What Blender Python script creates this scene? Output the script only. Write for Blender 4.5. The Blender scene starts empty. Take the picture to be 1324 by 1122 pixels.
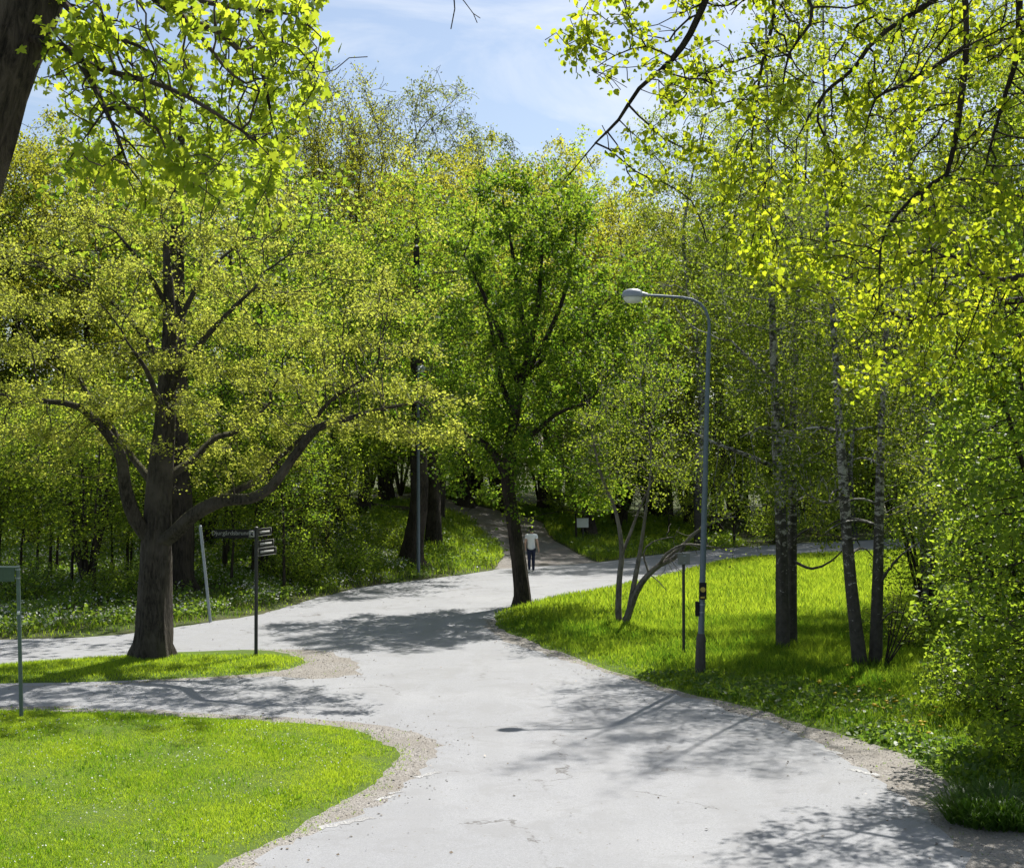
import bpy, math, random
import numpy as np
from mathutils import Vector, Matrix
from mathutils.geometry import delaunay_2d_cdt

rng = np.random.default_rng(11)
random.seed(5)
SC = bpy.context.scene
COL = SC.collection
PI = math.pi

# ------------------------------------------------------------------ camera model
W, H, F, HC, HOR = 1324.0, 1122.0, 1800.0, 4.6, 588.0
PITCH = math.atan((HOR - H / 2) / F)
CP, SP = math.cos(PITCH), math.sin(PITCH)

def ray(px, py):
    u, v = (px - W / 2) / F, (H / 2 - py) / F
    return np.array([u, CP - v * SP, SP + v * CP])

def PD(px, py, d):
    r = ray(px, py)
    return np.array([0, 0, HC]) + r * (d / r[1])

# ------------------------------------------------------------------ terrain
YE_X = [-90, -60, -30, -12.7, -8.4, -5.9, -2.9, -.7, 4.7, 11, 18, 40, 90]
YE_Y = [24, 26, 29, 34.5, 38.6, 45.5, 51.7, 56.3, 61.7, 69, 74, 85, 105]
SL_X = [-60, -14, -5, 0, 4, 10, 20, 60]
SL_Y = [.06, .06, .105, .08, .065, .04, .03, .03]

def yedge(x):
    return np.interp(x, YE_X, YE_Y)

def terrain(x, y):
    x = np.asarray(x, float); y = np.asarray(y, float)
    s = np.maximum(0, y - yedge(x))
    g = np.where(s < 4, s * s / 8, s - 2)
    g = 27 * np.tanh(g / 27)
    bump = 0.12 * np.sin(x * .31 + 1.2) * np.sin(y * .27) * np.clip(s / 6, 0, 1)
    return g * np.interp(x, SL_X, SL_Y) + bump

def PG(px, py):
    """point on the ground seen at photo pixel"""
    r = ray(px, py); o = np.array([0, 0, HC])
    t = 8.0
    while t < 400:
        p = o + r * t
        if p[2] < terrain(p[0], p[1]):
            lo, hi = t - .3, t
            for _ in range(20):
                m = (lo + hi) / 2; p = o + r * m
                if p[2] < terrain(p[0], p[1]): hi = m
                else: lo = m
            return o + r * hi
        t += .3
    return o + r * 400

def G(x, y, dz=0.0):
    return np.array([x, y, float(terrain(x, y)) + dz])

def GX(px, d, dz=0.0):
    """ground point at depth d below photo column px"""
    return G((px - W / 2) / F * d, d, dz)

# ------------------------------------------------------------------ object helpers
def tag(o, label=None, cat=None, group=None, kind=None):
    if label: o['label'] = label
    if cat: o['category'] = cat
    if group: o['group'] = group
    if kind: o['kind'] = kind
    return o

def thing(name, loc, label, cat, group=None, rz=0.0):
    o = bpy.data.objects.new(name, None)
    COL.objects.link(o)
    o.location = [float(v) for v in loc]; o.rotation_euler = (0, 0, rz)
    o.empty_display_size = .2
    return tag(o, label, cat, group)

def link(name, me, mat, parent=None, kind=None):
    o = bpy.data.objects.new(name, me)
    COL.objects.link(o)
    if mat is not None:
        me.materials.clear(); me.materials.append(mat)
    if parent is not None: o.parent = parent
    if kind: o['kind'] = kind
    return o

def copy_tree(root, loc, rz, scale, label, group=None, cat=None):
    r = root.copy(); COL.objects.link(r)
    r.location = [float(v) for v in loc]; r.rotation_euler = (0, 0, rz)
    r.scale = scale if hasattr(scale, '__len__') else (scale,) * 3
    r['label'] = label
    if group: r['group'] = group
    if cat: r['category'] = cat
    for ch in list(root.children):
        c = ch.copy(); COL.objects.link(c); c.parent = r
        for g in list(ch.children):
            d = g.copy(); COL.objects.link(d); d.parent = c
    return r

def mesh_np(name, verts, faces, attr=None, smooth=False):
    """faces: (n,k) array or list of such arrays"""
    if not isinstance(faces, list): faces = [faces]
    faces = [np.asarray(f, np.int32) for f in faces if len(f)]
    me = bpy.data.meshes.new(name)
    verts = np.asarray(verts, np.float32)
    loops = np.concatenate([f.ravel() for f in faces])
    tot = np.concatenate([np.full(len(f), f.shape[1], np.int32) for f in faces])
    start = np.concatenate([[0], np.cumsum(tot)[:-1]]).astype(np.int32)
    me.vertices.add(len(verts)); me.vertices.foreach_set('co', verts.ravel())
    me.loops.add(len(loops)); me.loops.foreach_set('vertex_index', loops)
    me.polygons.add(len(tot)); me.polygons.foreach_set('loop_start', start)
    me.polygons.foreach_set('loop_total', tot)
    if smooth: me.polygons.foreach_set('use_smooth', np.ones(len(tot), bool))
    me.update(calc_edges=True)
    if attr is not None:
        a = me.attributes.new('tone', 'FLOAT', 'FACE')
        a.data.foreach_set('value', np.asarray(attr, np.float32))
    return me

class MB:
    """collects simple solids into one mesh"""
    def __init__(s): s.v = []; s.f = {}; s.n = 0
    def add(s, v, f):
        f = np.asarray(f, int) + s.n
        s.f.setdefault(f.shape[1], []).append(f)
        s.v.append(np.asarray(v, float)); s.n += len(v)
    def box(s, c, size, R=None, bev=0.0):
        import bmesh
        bm = bmesh.new(); bmesh.ops.create_cube(bm, size=1)
        for v in bm.verts: v.co = Vector((v.co.x * size[0], v.co.y * size[1], v.co.z * size[2]))
        if bev > 0:
            bmesh.ops.bevel(bm, geom=list(bm.edges), offset=bev, segments=2, affect='EDGES')
        s._bm(bm, c, R)
    def _bm(s, bm, c, R=None):
        bm.verts.index_update()
        V = np.array([v.co[:] for v in bm.verts])
        if R is not None: V = V @ np.array(R).T
        V = V + np.asarray(c, float)
        by = {}
        for f in bm.faces: by.setdefault(len(f.verts), []).append([v.index for v in f.verts])
        n0 = s.n; s.v.append(V); s.n += len(V)
        for k, fs in by.items(): s.f.setdefault(k, []).append(np.array(fs) + n0)
        bm.free()
    def tube(s, pts, rad, k=12, cap=True):
        pts = np.asarray(pts, float); n = len(pts)
        rad = np.full(n, rad) if np.isscalar(rad) else np.asarray(rad, float)
        d = np.gradient(pts, axis=0) if n > 2 else np.repeat((pts[1] - pts[0])[None], 2, 0)
        d /= np.linalg.norm(d, axis=1)[:, None]
        ref = np.array([.31, .93, .17]) if abs(d[:, 2]).max() > .5 else np.array([.1, .17, .98])
        u = np.cross(d, ref); u /= np.linalg.norm(u, axis=1)[:, None]
        w = np.cross(d, u)
        a = np.arange(k) * 2 * PI / k
        V = (pts[:, None] + rad[:, None, None] * (np.cos(a)[None, :, None] * u[:, None] + np.sin(a)[None, :, None] * w[:, None])).reshape(-1, 3)
        q = [[i * k + j, i * k + (j + 1) % k, (i + 1) * k + (j + 1) % k, (i + 1) * k + j] for i in range(n - 1) for j in range(k)]
        n0 = s.n
        s.add(V, q)
        if cap:
            s.f.setdefault(k, []).append(np.array([[n0 + j for j in range(k)][::-1]]))
            s.f.setdefault(k, []).append(np.array([[n0 + (n - 1) * k + j for j in range(k)]]))
    def lathe(s, prof, c=(0, 0, 0), k=20, sx=1, sy=1):
        prof = np.asarray(prof, float)
        a = np.arange(k) * 2 * PI / k
        V = np.stack([prof[:, 0][:, None] * np.cos(a) * sx, prof[:, 0][:, None] * np.sin(a) * sy,
                      np.repeat(prof[:, 1][:, None], k, 1)], -1).reshape(-1, 3) + np.asarray(c, float)
        n = len(prof)
        s.add(V, [[i * k + j, i * k + (j + 1) % k, (i + 1) * k + (j + 1) % k, (i + 1) * k + j] for i in range(n - 1) for j in range(k)])
    def build(s, name, mat, parent=None, kind=None, smooth=True):
        me = mesh_np(name, np.concatenate(s.v), [np.concatenate(f) for f in s.f.values()], smooth=smooth)
        if smooth:
            try: me.set_sharp_from_angle(angle=math.radians(35))
            except Exception: pass
        return link(name, me, mat, parent, kind)

# ------------------------------------------------------------------ materials
def new_mat(name):
    m = bpy.data.materials.new(name); m.use_nodes = True
    nt = m.node_tree; nt.nodes.clear()
    out = nt.nodes.new('ShaderNodeOutputMaterial')
    return m, nt, out

def nd(nt, t, **kw):
    n = nt.nodes.new(t)
    for k, v in kw.items():
        if k in n.inputs: n.inputs[k].default_value = v
        else: setattr(n, k, v)
    return n

def ramp(nt, src, stops):
    r = nt.nodes.new('ShaderNodeValToRGB')
    el = r.color_ramp.elements
    while len(el) < len(stops): el.new(.5)
    for e, (p, c) in zip(el, stops):
        e.position = p; e.color = (*c, 1) if len(c) == 3 else c
    nt.links.new(src, r.inputs[0])
    return r

def noise(nt, vec, scale, detail=3, rough=.55, dist=0):
    n = nd(nt, 'ShaderNodeTexNoise', Scale=scale, Detail=detail, Roughness=rough, Distortion=dist)
    if vec is not None: nt.links.new(vec, n.inputs['Vector'])
    return n

def mixc(nt, fac, a, b, mode='MIX'):
    m = nd(nt, 'ShaderNodeMix', data_type='RGBA', blend_type=mode)
    for s, v in ((m.inputs[0], fac), (m.inputs[6], a), (m.inputs[7], b)):
        if hasattr(v, 'type') and hasattr(v, 'node'): nt.links.new(v, s)
        elif isinstance(v, (int, float)): s.default_value = v
        else: s.default_value = (*v, 1)
    return m.outputs[2]

def leaf_mat(name, dark, light, tdark, tlight, mixf=.5, rough=.5, spec=.35):
    m, nt, out = new_mat(name)
    at = nd(nt, 'ShaderNodeAttribute', attribute_name='tone')
    oi = nd(nt, 'ShaderNodeObjectInfo')
    add = nd(nt, 'ShaderNodeMath', operation='MULTIPLY_ADD'); add.inputs[1].default_value = .5; 
    nt.links.new(oi.outputs['Random'], add.inputs[0])
    add.inputs[2].default_value = -.25
    s = nd(nt, 'ShaderNodeMath', operation='ADD', use_clamp=True)
    nt.links.new(at.outputs['Fac'], s.inputs[0]); nt.links.new(add.outputs[0], s.inputs[1])
    c1 = ramp(nt, s.outputs[0], [(0, dark), (1, light)])
    c2 = ramp(nt, s.outputs[0], [(0, tdark), (1, tlight)])
    p = nd(nt, 'ShaderNodeBsdfPrincipled', Roughness=rough)
    p.inputs['Specular IOR Level'].default_value = spec
    nt.links.new(c1.outputs[0], p.inputs['Base Color'])
    t = nd(nt, 'ShaderNodeBsdfTranslucent'); nt.links.new(c2.outputs[0], t.inputs['Color'])
    mx = nd(nt, 'ShaderNodeMixShader'); mx.inputs[0].default_value = mixf
    nt.links.new(p.outputs[0], mx.inputs[1]); nt.links.new(t.outputs[0], mx.inputs[2])
    nt.links.new(mx.outputs[0], out.inputs[0])
    return m

def bark_mat(name, c1, c2, c3=None, scale=(20, 20, 4.5), moss=None):
    m, nt, out = new_mat(name)
    tc = nd(nt, 'ShaderNodeTexCoord')
    mp = nd(nt, 'ShaderNodeMapping'); mp.inputs['Scale'].default_value = scale
    nt.links.new(tc.outputs['Object'], mp.inputs[0])
    n = noise(nt, mp.outputs[0], 1.0, 8, .7, .5)
    big = noise(nt, tc.outputs['Object'], 1.3, 3)
    col = ramp(nt, n.outputs['Fac'], [(.38, c1), (.62, c2)]).outputs[0]
    col = mixc(nt, ramp(nt, big.outputs['Fac'], [(.45, (0, 0, 0)), (.7, (1, 1, 1))]).outputs[0], col, c3 or tuple(v * 1.35 for v in c2))
    if moss:
        g = nd(nt, 'ShaderNodeNewGeometry'); sx = nd(nt, 'ShaderNodeSeparateXYZ'); nt.links.new(g.outputs['Normal'], sx.inputs[0])
        f = ramp(nt, sx.outputs['Z'], [(.3, (0, 0, 0)), (.8, (1, 1, 1))])
        f2 = mixc(nt, 1.0, f.outputs[0], ramp(nt, n.outputs['Fac'], [(.35, (0, 0, 0)), (.6, (1, 1, 1))]).outputs[0], 'MULTIPLY')
        col = mixc(nt, f2, col, moss)
    p = nd(nt, 'ShaderNodeBsdfPrincipled', Roughness=.9)
    p.inputs['Specular IOR Level'].default_value = .2
    nt.links.new(col, p.inputs['Base Color'])
    b = nd(nt, 'ShaderNodeBump', Strength=1.0, Distance=.06)
    nt.links.new(n.outputs['Fac'], b.inputs['Height']); nt.links.new(b.outputs[0], p.inputs['Normal'])
    nt.links.new(p.outputs[0], out.inputs[0])
    return m

def birch_mat():
    m, nt, out = new_mat('birch_bark')
    tc = nd(nt, 'ShaderNodeTexCoord')
    mp = nd(nt, 'ShaderNodeMapping'); mp.inputs['Scale'].default_value = (6, 6, 10)
    nt.links.new(tc.outputs['Object'], mp.inputs[0])
    n = noise(nt, mp.outputs[0], 1.0, 5, .7, .6)
    n2 = noise(nt, tc.outputs['Object'], 5, 4, .7)
    sx = nd(nt, 'ShaderNodeSeparateXYZ'); nt.links.new(tc.outputs['Object'], sx.inputs[0])
    # the old corky base of a birch is black, white bark starts a metre or two up
    z = nd(nt, 'ShaderNodeMapRange'); z.inputs[1].default_value = .3; z.inputs[2].default_value = 4.0
    z.inputs[3].default_value = .30; z.inputs[4].default_value = .06
    nt.links.new(sx.outputs['Z'], z.inputs[0])
    ad = nd(nt, 'ShaderNodeMath', operation='SUBTRACT'); nt.links.new(n.outputs['Fac'], ad.inputs[0]); nt.links.new(z.outputs[0], ad.inputs[1])
    f = ramp(nt, ad.outputs[0], [(.40, (0, 0, 0)), (.47, (1, 1, 1))])
    lite = ramp(nt, n2.outputs['Fac'], [(.3, (.20, .185, .16)), (.7, (.46, .445, .41))])
    dark = ramp(nt, n2.outputs['Fac'], [(.3, (.022, .019, .016)), (.7, (.075, .065, .055))])
    col = mixc(nt, f.outputs[0], dark.outputs[0], lite.outputs[0])
    p = nd(nt, 'ShaderNodeBsdfPrincipled', Roughness=.8)
    nt.links.new(col, p.inputs['Base Color'])
    b = nd(nt, 'ShaderNodeBump', Strength=.6, Distance=.02)
    nt.links.new(n2.outputs['Fac'], b.inputs['Height']); nt.links.new(b.outputs[0], p.inputs['Normal'])
    nt.links.new(p.outputs[0], out.inputs[0])
    return m

def plain_mat(name, c, rough=.5, metal=0.0, var=.12, scale=8, spec=.5):
    m, nt, out = new_mat(name)
    tc = nd(nt, 'ShaderNodeTexCoord')
    n = noise(nt, tc.outputs['Object'], scale, 5, .65)
    col = ramp(nt, n.outputs['Fac'], [(.3, tuple(v * (1 - var) for v in c)), (.7, tuple(min(1, v * (1 + var)) for v in c))])
    p = nd(nt, 'ShaderNodeBsdfPrincipled', Roughness=rough, Metallic=metal)
    p.inputs['Specular IOR Level'].default_value = spec
    nt.links.new(col.outputs[0], p.inputs['Base Color'])
    nt.links.new(p.outputs[0], out.inputs[0])
    return m

M = {}
M['bark_maple'] = bark_mat('bark_maple', (.018, .015, .012), (.075, .063, .052), moss=(.085, .085, .03))
M['bark_dark'] = bark_mat('bark_dark', (.014, .011, .009), (.052, .042, .033))
M['bark_grey'] = bark_mat('bark_grey', (.075, .067, .057), (.20, .18, .155), scale=(20, 20, 6))
M['bark_rough'] = bark_mat('bark_rough', (.010, .008, .007), (.10, .08, .064), scale=(18, 18, 3.6))
M['birch'] = birch_mat()
M['leaf_maple'] = leaf_mat('leaf_maple', (.045, .075, .010), (.15, .165, .03), (.18, .26, .02), (.63, .65, .09), .57, .6, .2)
M['leaf_elm'] = leaf_mat('leaf_elm', (.028, .06, .009), (.10, .145, .02), (.11, .24, .014), (.62, .74, .05), .57, .55, .22)
M['leaf_birch'] = leaf_mat('leaf_birch', (.028, .05, .008), (.085, .12, .02), (.12, .21, .014), (.53, .61, .05), .57, .55, .22)
M['leaf_lime'] = leaf_mat('leaf_lime', (.04, .09, .010), (.12, .18, .022), (.33, .45, .014), (.90, .88, .045), .58, .6, .2)
M['leaf_star'] = leaf_mat('leaf_star', (.04, .09, .012), (.09, .15, .02), (.22, .36, .016), (.66, .74, .045), .56, .6, .2)
M['leaf_bush'] = leaf_mat('leaf_bush', (.028, .065, .010), (.10, .155, .03), (.13, .26, .014), (.58, .72, .05), .57, .45, .35)
M['leaf_wood'] = leaf_mat('leaf_wood', (.035, .052, .008), (.11, .125, .022), (.17, .22, .014), (.66, .65, .06), .57, .55, .2)
M['leaf_willow'] = leaf_mat('leaf_willow', (.05, .075, .03), (.13, .16, .06), (.14, .2, .04), (.36, .40, .1), .48)
M['grass_lawn'] = leaf_mat('grass_lawn', (.038, .098, .009), (.145, .225, .026), (.17, .37, .014), (.57, .72, .035), .52, .6, .12)
M['grass_meadow'] = leaf_mat('grass_meadow', (.022, .062, .010), (.125, .195, .03), (.09, .24, .012), (.50, .64, .035), .52, .6, .15)
M['ground_plant'] = leaf_mat('ground_plant', (.04, .09, .012), (.11, .18, .03), (.13, .26, .02), (.40, .52, .05), .48, .45, .35)
M['dead_leaf'] = leaf_mat('dead_leaf', (.05, .035, .02), (.16, .115, .07), (.05, .03, .01), (.12, .08, .03), .2)
M['petal_glint_white'] = leaf_mat('petal_glint_white', (.55, .56, .52), (.8, .8, .76), (.5, .5, .45), (.7, .7, .65), .35)  # anemone petals, and the white that imitates glints on the lawn
M['petal_yellow'] = leaf_mat('petal_yellow', (.6, .42, .01), (.75, .55, .02), (.5, .35, .01), (.6, .45, .02), .3)
M['pole_blue'] = plain_mat('pole_blue_grey', (.10, .13, .16), .5, .2)
M['pole_grey'] = plain_mat('pole_galvanised', (.30, .33, .35), .45, .5)
M['pole_green'] = plain_mat('pole_green_grey', (.10, .14, .12), .5, .1)
M['pole_black'] = plain_mat('pole_black', (.02, .02, .02), .5)
M['base_brown'] = plain_mat('base_dark', (.05, .045, .04), .7)
M['lamp_shell'] = plain_mat('lamp_shell', (.26, .28, .30), .4, .2, .05)
M['lamp_glass'] = plain_mat('lamp_glass', (.62, .62, .58), .25, 0, .03)
M['sign_green'] = plain_mat('sign_green', (.045, .075, .055), .4, 0, .25, 6)
M['sign_dark'] = plain_mat('sign_dark', (.012, .012, .013), .6, spec=.2)
M['sign_white'] = plain_mat('sign_white', (.75, .75, .73), .5, 0, .05)
M['sign_rim'] = plain_mat('sign_rim', (.20, .20, .19), .5)
M['sign_text'] = plain_mat('sign_text', (.30, .30, .29), .5)
M['sign_edge'] = plain_mat('sign_edge', (.5, .5, .48), .4, .3)
M['yellow'] = plain_mat('sticker_yellow', (.42, .32, .05), .5)
M['skin'] = plain_mat('skin', (.48, .30, .22), .55, 0, .05)
M['hair'] = plain_mat('hair', (.018, .013, .010), .6, 0, .3, 60)
M['shirt'] = plain_mat('white_cotton', (.78, .79, .80), .85, 0, .03)
M['trousers'] = plain_mat('navy_cloth', (.012, .018, .05), .85, 0, .1)
M['shoe'] = plain_mat('white_shoe', (.7, .7, .7), .6, 0, .05)
M['stone'] = plain_mat('pebble', (.20, .185, .17), .85, 0, .4, 3)
M['marking'] = None

def asphalt_mat():
    m, nt, out = new_mat('asphalt_bleached')
    tc = nd(nt, 'ShaderNodeTexCoord'); P = tc.outputs['Object']
    fine = noise(nt, P, 90, 2, .7)
    mid = noise(nt, P, 2.2, 5, .6)
    big = noise(nt, P, .35, 4, .6)
    speck = noise(nt, P, 14, 2, .5)
    base = ramp(nt, fine.outputs['Fac'], [(.3, (.185, .188, .196)), (.72, (.262, .266, .276))]).outputs[0]
    base = mixc(nt, ramp(nt, mid.outputs['Fac'], [(.35, (.0, .0, .0)), (.75, (.55, .55, .55))]).outputs[0], base, (.213, .214, .219))
    base = mixc(nt, ramp(nt, big.outputs['Fac'], [(.45, (0, 0, 0)), (.65, (.5, .5, .5))]).outputs[0], base, (.262, .264, .270))
    agg = nd(nt, 'ShaderNodeTexVoronoi', Scale=75); nt.links.new(P, agg.inputs['Vector'])
    abw = nd(nt, 'ShaderNodeRGBToBW'); nt.links.new(agg.outputs['Color'], abw.inputs[0])
    base = mixc(nt, .22, base, abw.outputs[0], 'SOFT_LIGHT')
    patch = noise(nt, P, .9, 6, .72, .8)
    base = mixc(nt, ramp(nt, patch.outputs['Fac'], [(.50, (0, 0, 0)), (.60, (.55, .55, .55))]).outputs[0], base, (.190, .190, .192))
    str_ = nd(nt, 'ShaderNodeMapping'); str_.inputs['Scale'].default_value = (1.5, .12, 1); str_.inputs['Rotation'].default_value = (0, 0, .25)
    nt.links.new(P, str_.inputs[0])
    tyre = noise(nt, str_.outputs[0], 1.0, 3, .5)
    base = mixc(nt, ramp(nt, tyre.outputs['Fac'], [(.48, (0, 0, 0)), (.66, (.5, .5, .5))]).outputs[0], base, (.205, .206, .210))
    # dark specks (grit, gum, leaf litter)
    base = mixc(nt, ramp(nt, speck.outputs['Fac'], [(.68, (0, 0, 0)), (.74, (.8, .8, .8))]).outputs[0], base, (.13, .115, .095))
    # wandering cracks, only in places
    dn = noise(nt, P, 1.6, 4, .7)
    ma = nd(nt, 'ShaderNodeVectorMath', operation='MULTIPLY_ADD')
    nt.links.new(dn.outputs['Color'], ma.inputs[0]); ma.inputs[1].default_value = (.9, .9, 0); nt.links.new(P, ma.inputs[2])
    v = nd(nt, 'ShaderNodeTexVoronoi', feature='DISTANCE_TO_EDGE', Scale=.33); nt.links.new(ma.outputs[0], v.inputs['Vector'])
    cr = ramp(nt, v.outputs['Distance'], [(.0, (1, 1, 1)), (.011, (0, 0, 0))])
    gate = ramp(nt, noise(nt, P, .45, 2).outputs['Fac'], [(.46, (0, 0, 0)), (.54, (1, 1, 1))])
    gate2 = ramp(nt, noise(nt, P, 3.5, 3).outputs['Fac'], [(.42, (0, 0, 0)), (.55, (1, 1, 1))])
    ck = mixc(nt, 1.0, mixc(nt, 1.0, cr.outputs[0], gate.outputs[0], 'MULTIPLY'), gate2.outputs[0], 'MULTIPLY')
    base = mixc(nt, ck, base, (.095, .09, .085))
    p = nd(nt, 'ShaderNodeBsdfPrincipled', Roughness=.85); p.inputs['Specular IOR Level'].default_value = .3
    nt.links.new(base, p.inputs['Base Color'])
    b = nd(nt, 'ShaderNodeBump', Strength=.35, Distance=.006); nt.links.new(fine.outputs['Fac'], b.inputs['Height'])
    nt.links.new(b.outputs[0], p.inputs['Normal'])
    nt.links.new(p.outputs[0], out.inputs[0])
    return m

def gravel_mat(name, a, b_, c):
    m, nt, out = new_mat(name)
    tc = nd(nt, 'ShaderNodeTexCoord'); P = tc.outputs['Object']
    v = nd(nt, 'ShaderNodeTexVoronoi', Scale=38); nt.links.new(P, v.inputs['Vector'])
    big = noise(nt, P, 1.1, 5, .65)
    fine = noise(nt, P, 45, 3, .7)
    col = ramp(nt, fine.outputs['Fac'], [(.3, a), (.7, b_)]).outputs[0]
    bw = nd(nt, 'ShaderNodeRGBToBW'); nt.links.new(v.outputs['Color'], bw.inputs[0])
    col = mixc(nt, .5, col, bw.outputs[0], 'SOFT_LIGHT')
    col = mixc(nt, ramp(nt, big.outputs['Fac'], [(.4, (0, 0, 0)), (.62, (.8, .8, .8))]).outputs[0], col, c)
    p = nd(nt, 'ShaderNodeBsdfPrincipled', Roughness=.95); p.inputs['Specular IOR Level'].default_value = .2
    nt.links.new(col, p.inputs['Base Color'])
    b = nd(nt, 'ShaderNodeBump', Strength=.8, Distance=.02); nt.links.new(v.outputs['Distance'], b.inputs['Height'])
    nt.links.new(b.outputs[0], p.inputs['Normal'])
    nt.links.new(p.outputs[0], out.inputs[0])
    return m

def soil_mat(name, cols, scales=(.5, 7)):
    m, nt, out = new_mat(name)
    tc = nd(nt, 'ShaderNodeTexCoord'); P = tc.outputs['Object']
    a = noise(nt, P, scales[0], 4, .65); b_ = noise(nt, P, scales[1], 5, .7)
    c1 = mixc(nt, ramp(nt, b_.outputs['Fac'], [(.35, (0, 0, 0)), (.65, (1, 1, 1))]).outputs[0], cols[0], cols[1])
    col = mixc(nt, ramp(nt, a.outputs['Fac'], [(.42, (0, 0, 0)), (.68, (.75, .75, .75))]).outputs[0], c1, cols[2])
    p = nd(nt, 'ShaderNodeBsdfPrincipled', Roughness=.95); p.inputs['Specular IOR Level'].default_value = .15
    nt.links.new(col, p.inputs['Base Color'])
    b = nd(nt, 'ShaderNodeBump', Strength=.7, Distance=.05); nt.links.new(b_.outputs['Fac'], b.inputs['Height'])
    nt.links.new(b.outputs[0], p.inputs['Normal'])
    nt.links.new(p.outputs[0], out.inputs[0])
    return m

M['asphalt'] = asphalt_mat()
M['gravel'] = gravel_mat('gravel', (.15, .139, .125), (.31, .29, .265), (.20, .182, .158))
M['path'] = gravel_mat('trodden_path', (.14, .13, .12), (.25, .235, .22), (.17, .15, .13))
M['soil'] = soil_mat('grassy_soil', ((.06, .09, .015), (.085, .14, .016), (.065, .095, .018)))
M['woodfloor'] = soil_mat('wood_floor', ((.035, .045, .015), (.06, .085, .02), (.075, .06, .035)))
M['paint'] = gravel_mat('worn_white_paint', (.29, .287, .283), (.40, .396, .388), (.24, .236, .232))

# ------------------------------------------------------------------ world partition (ground, road, gravel, path)
def smooth_line(pts, step, jit=0.0, closed=False):
    pts = np.asarray(pts, float)
    out = []
    n = len(pts)
    for i in range(n - 1):
        p0 = pts[max(i - 1, 0)]; p1 = pts[i]; p2 = pts[i + 1]; p3 = pts[min(i + 2, n - 1)]
        L = np.linalg.norm(p2 - p1)
        far = max(1.0, min(6, np.linalg.norm((p1 + p2) / 2 - np.array([0, 28])) / 14))
        k = max(1, int(L / (step * far)))
        for j in range(k):
            t = j / k
            c = .5 * ((2 * p1) + (-p0 + p2) * t + (2 * p0 - 5 * p1 + 4 * p2 - p3) * t * t + (-p0 + 3 * p1 - 3 * p2 + p3) * t ** 3)
            if L > 18: c = p1 + (p2 - p1) * t
            out.append(c)
    out.append(pts[-1])
    out = np.array(out)
    if jit > 0:
        m = len(out)
        n1 = np.convolve(rng.normal(size=(m + 8,)), np.ones(5) / 5, 'same')[4:4 + m]
        d = np.gradient(out, axis=0); d /= np.linalg.norm(d, axis=1)[:, None] + 1e-9
        nr = np.stack([-d[:, 1], d[:, 0]], 1)
        o = nr * (n1 * 1.4 + rng.normal(size=m) * .35)[:, None] * jit
        o[0] = o[-1] = 0
        out = out + o
    return out

def px_line(pp): return [PG(*p)[:2] for p in pp]

far_edge = [(-90, 24), (-60, 26), (-30, 29)] + px_line([(0, 827), (60, 826), (130, 822), (200, 815), (270, 804), (330, 795), (385, 780), (430, 769), (480, 757), (560, 748), (640, 736)])
far_edge2 = px_line([(775, 727), (820, 721), (880, 714), (950, 708)]) + [(18, 74.5), (40, 86), (90, 106)]
meadow = [(90, 98), (40, 78), (18, 66)] + px_line([(950, 724), (860, 745), (760, 765), (690, 778), (655, 787), (640, 796), (645, 810), (670, 822), (705, 836), (760, 857), (830, 879), (900, 897), (965, 914), (1050, 938), (1130, 962), (1195, 988), (1250, 1018), (1324, 1078)]) + [(7.2, 12.5), (7.6, 6), (7.6, -25)]
lawn_in = [(-90, 22.5), (-40, 23.6)] + px_line([(-60, 918), (0, 918), (150, 921), (300, 929), (420, 938), (468, 946), (498, 962), (504, 982), (482, 1012), (432, 1044), (370, 1077), (310, 1107), (265, 1135)]) + [(-3.9, 12), (-5, 6), (-5.4, -25)]
lawn_out = [(-90, 22.6), (-40, 23.8)] + px_line([(-60, 915), (0, 915), (150, 917), (260, 921), (340, 925), (420, 930), (490, 936), (540, 946), (566, 960), (567, 978), (546, 1000), (503, 1030), (445, 1060), (390, 1085), (335, 1112)]) + [(-2.6, 13), (-3.4, 9), (-4.2, 3), (-4.4, -25)]
island = px_line([(-300, 872), (-60, 866), (0, 860), (100, 852), (180, 846), (250, 842), (320, 840), (365, 843), (392, 851), (396, 858), (370, 865), (300, 872), (200, 878), (100, 882), (0, 883), (-60, 884), (-300, 884)])
island = [(-40, 29.5)] + island[0:] + [(-40, 27.6)]
gravel_tip = px_line([(330, 838.5), (385, 839), (420, 842), (448, 851), (462, 863), (446, 873), (405, 878), (350, 874.5), (250, 879.5), (200, 880.5), (120, 884.5), (0, 886), (-100, 885.5), (-100, 884.5), (0, 884), (200, 879)])
gravel_right = px_line([(632, 800), (640, 818), (680, 836), (740, 858), (800, 876), (860, 893), (930, 912), (975, 926), (1030, 948), (1085, 975), (1130, 1003), (1170, 1035), (1205, 1070), (1240, 1110), (1260, 1140)]) + [(5.2, 12), (5.6, 6), (5.8, -25), (9, -25), (9, 14)] + px_line([(1324, 1040), (1250, 980), (1100, 930), (960, 890), (760, 830)])
path_l = px_line([(640, 736), (648, 722), (640, 705), (622, 688), (606, 673)])
path_r = px_line([(775, 727), (752, 718), (728, 706), (708, 692), (690, 672)])
pl_top = [path_l[-1] + np.array([-2.2, 2.5]), path_l[-1] + np.array([-9.5, 6.0])]
pr_top = [path_r[-1] + np.array([-3.6, 4.5]), path_r[-1] + np.array([-12.0, 10])]

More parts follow.
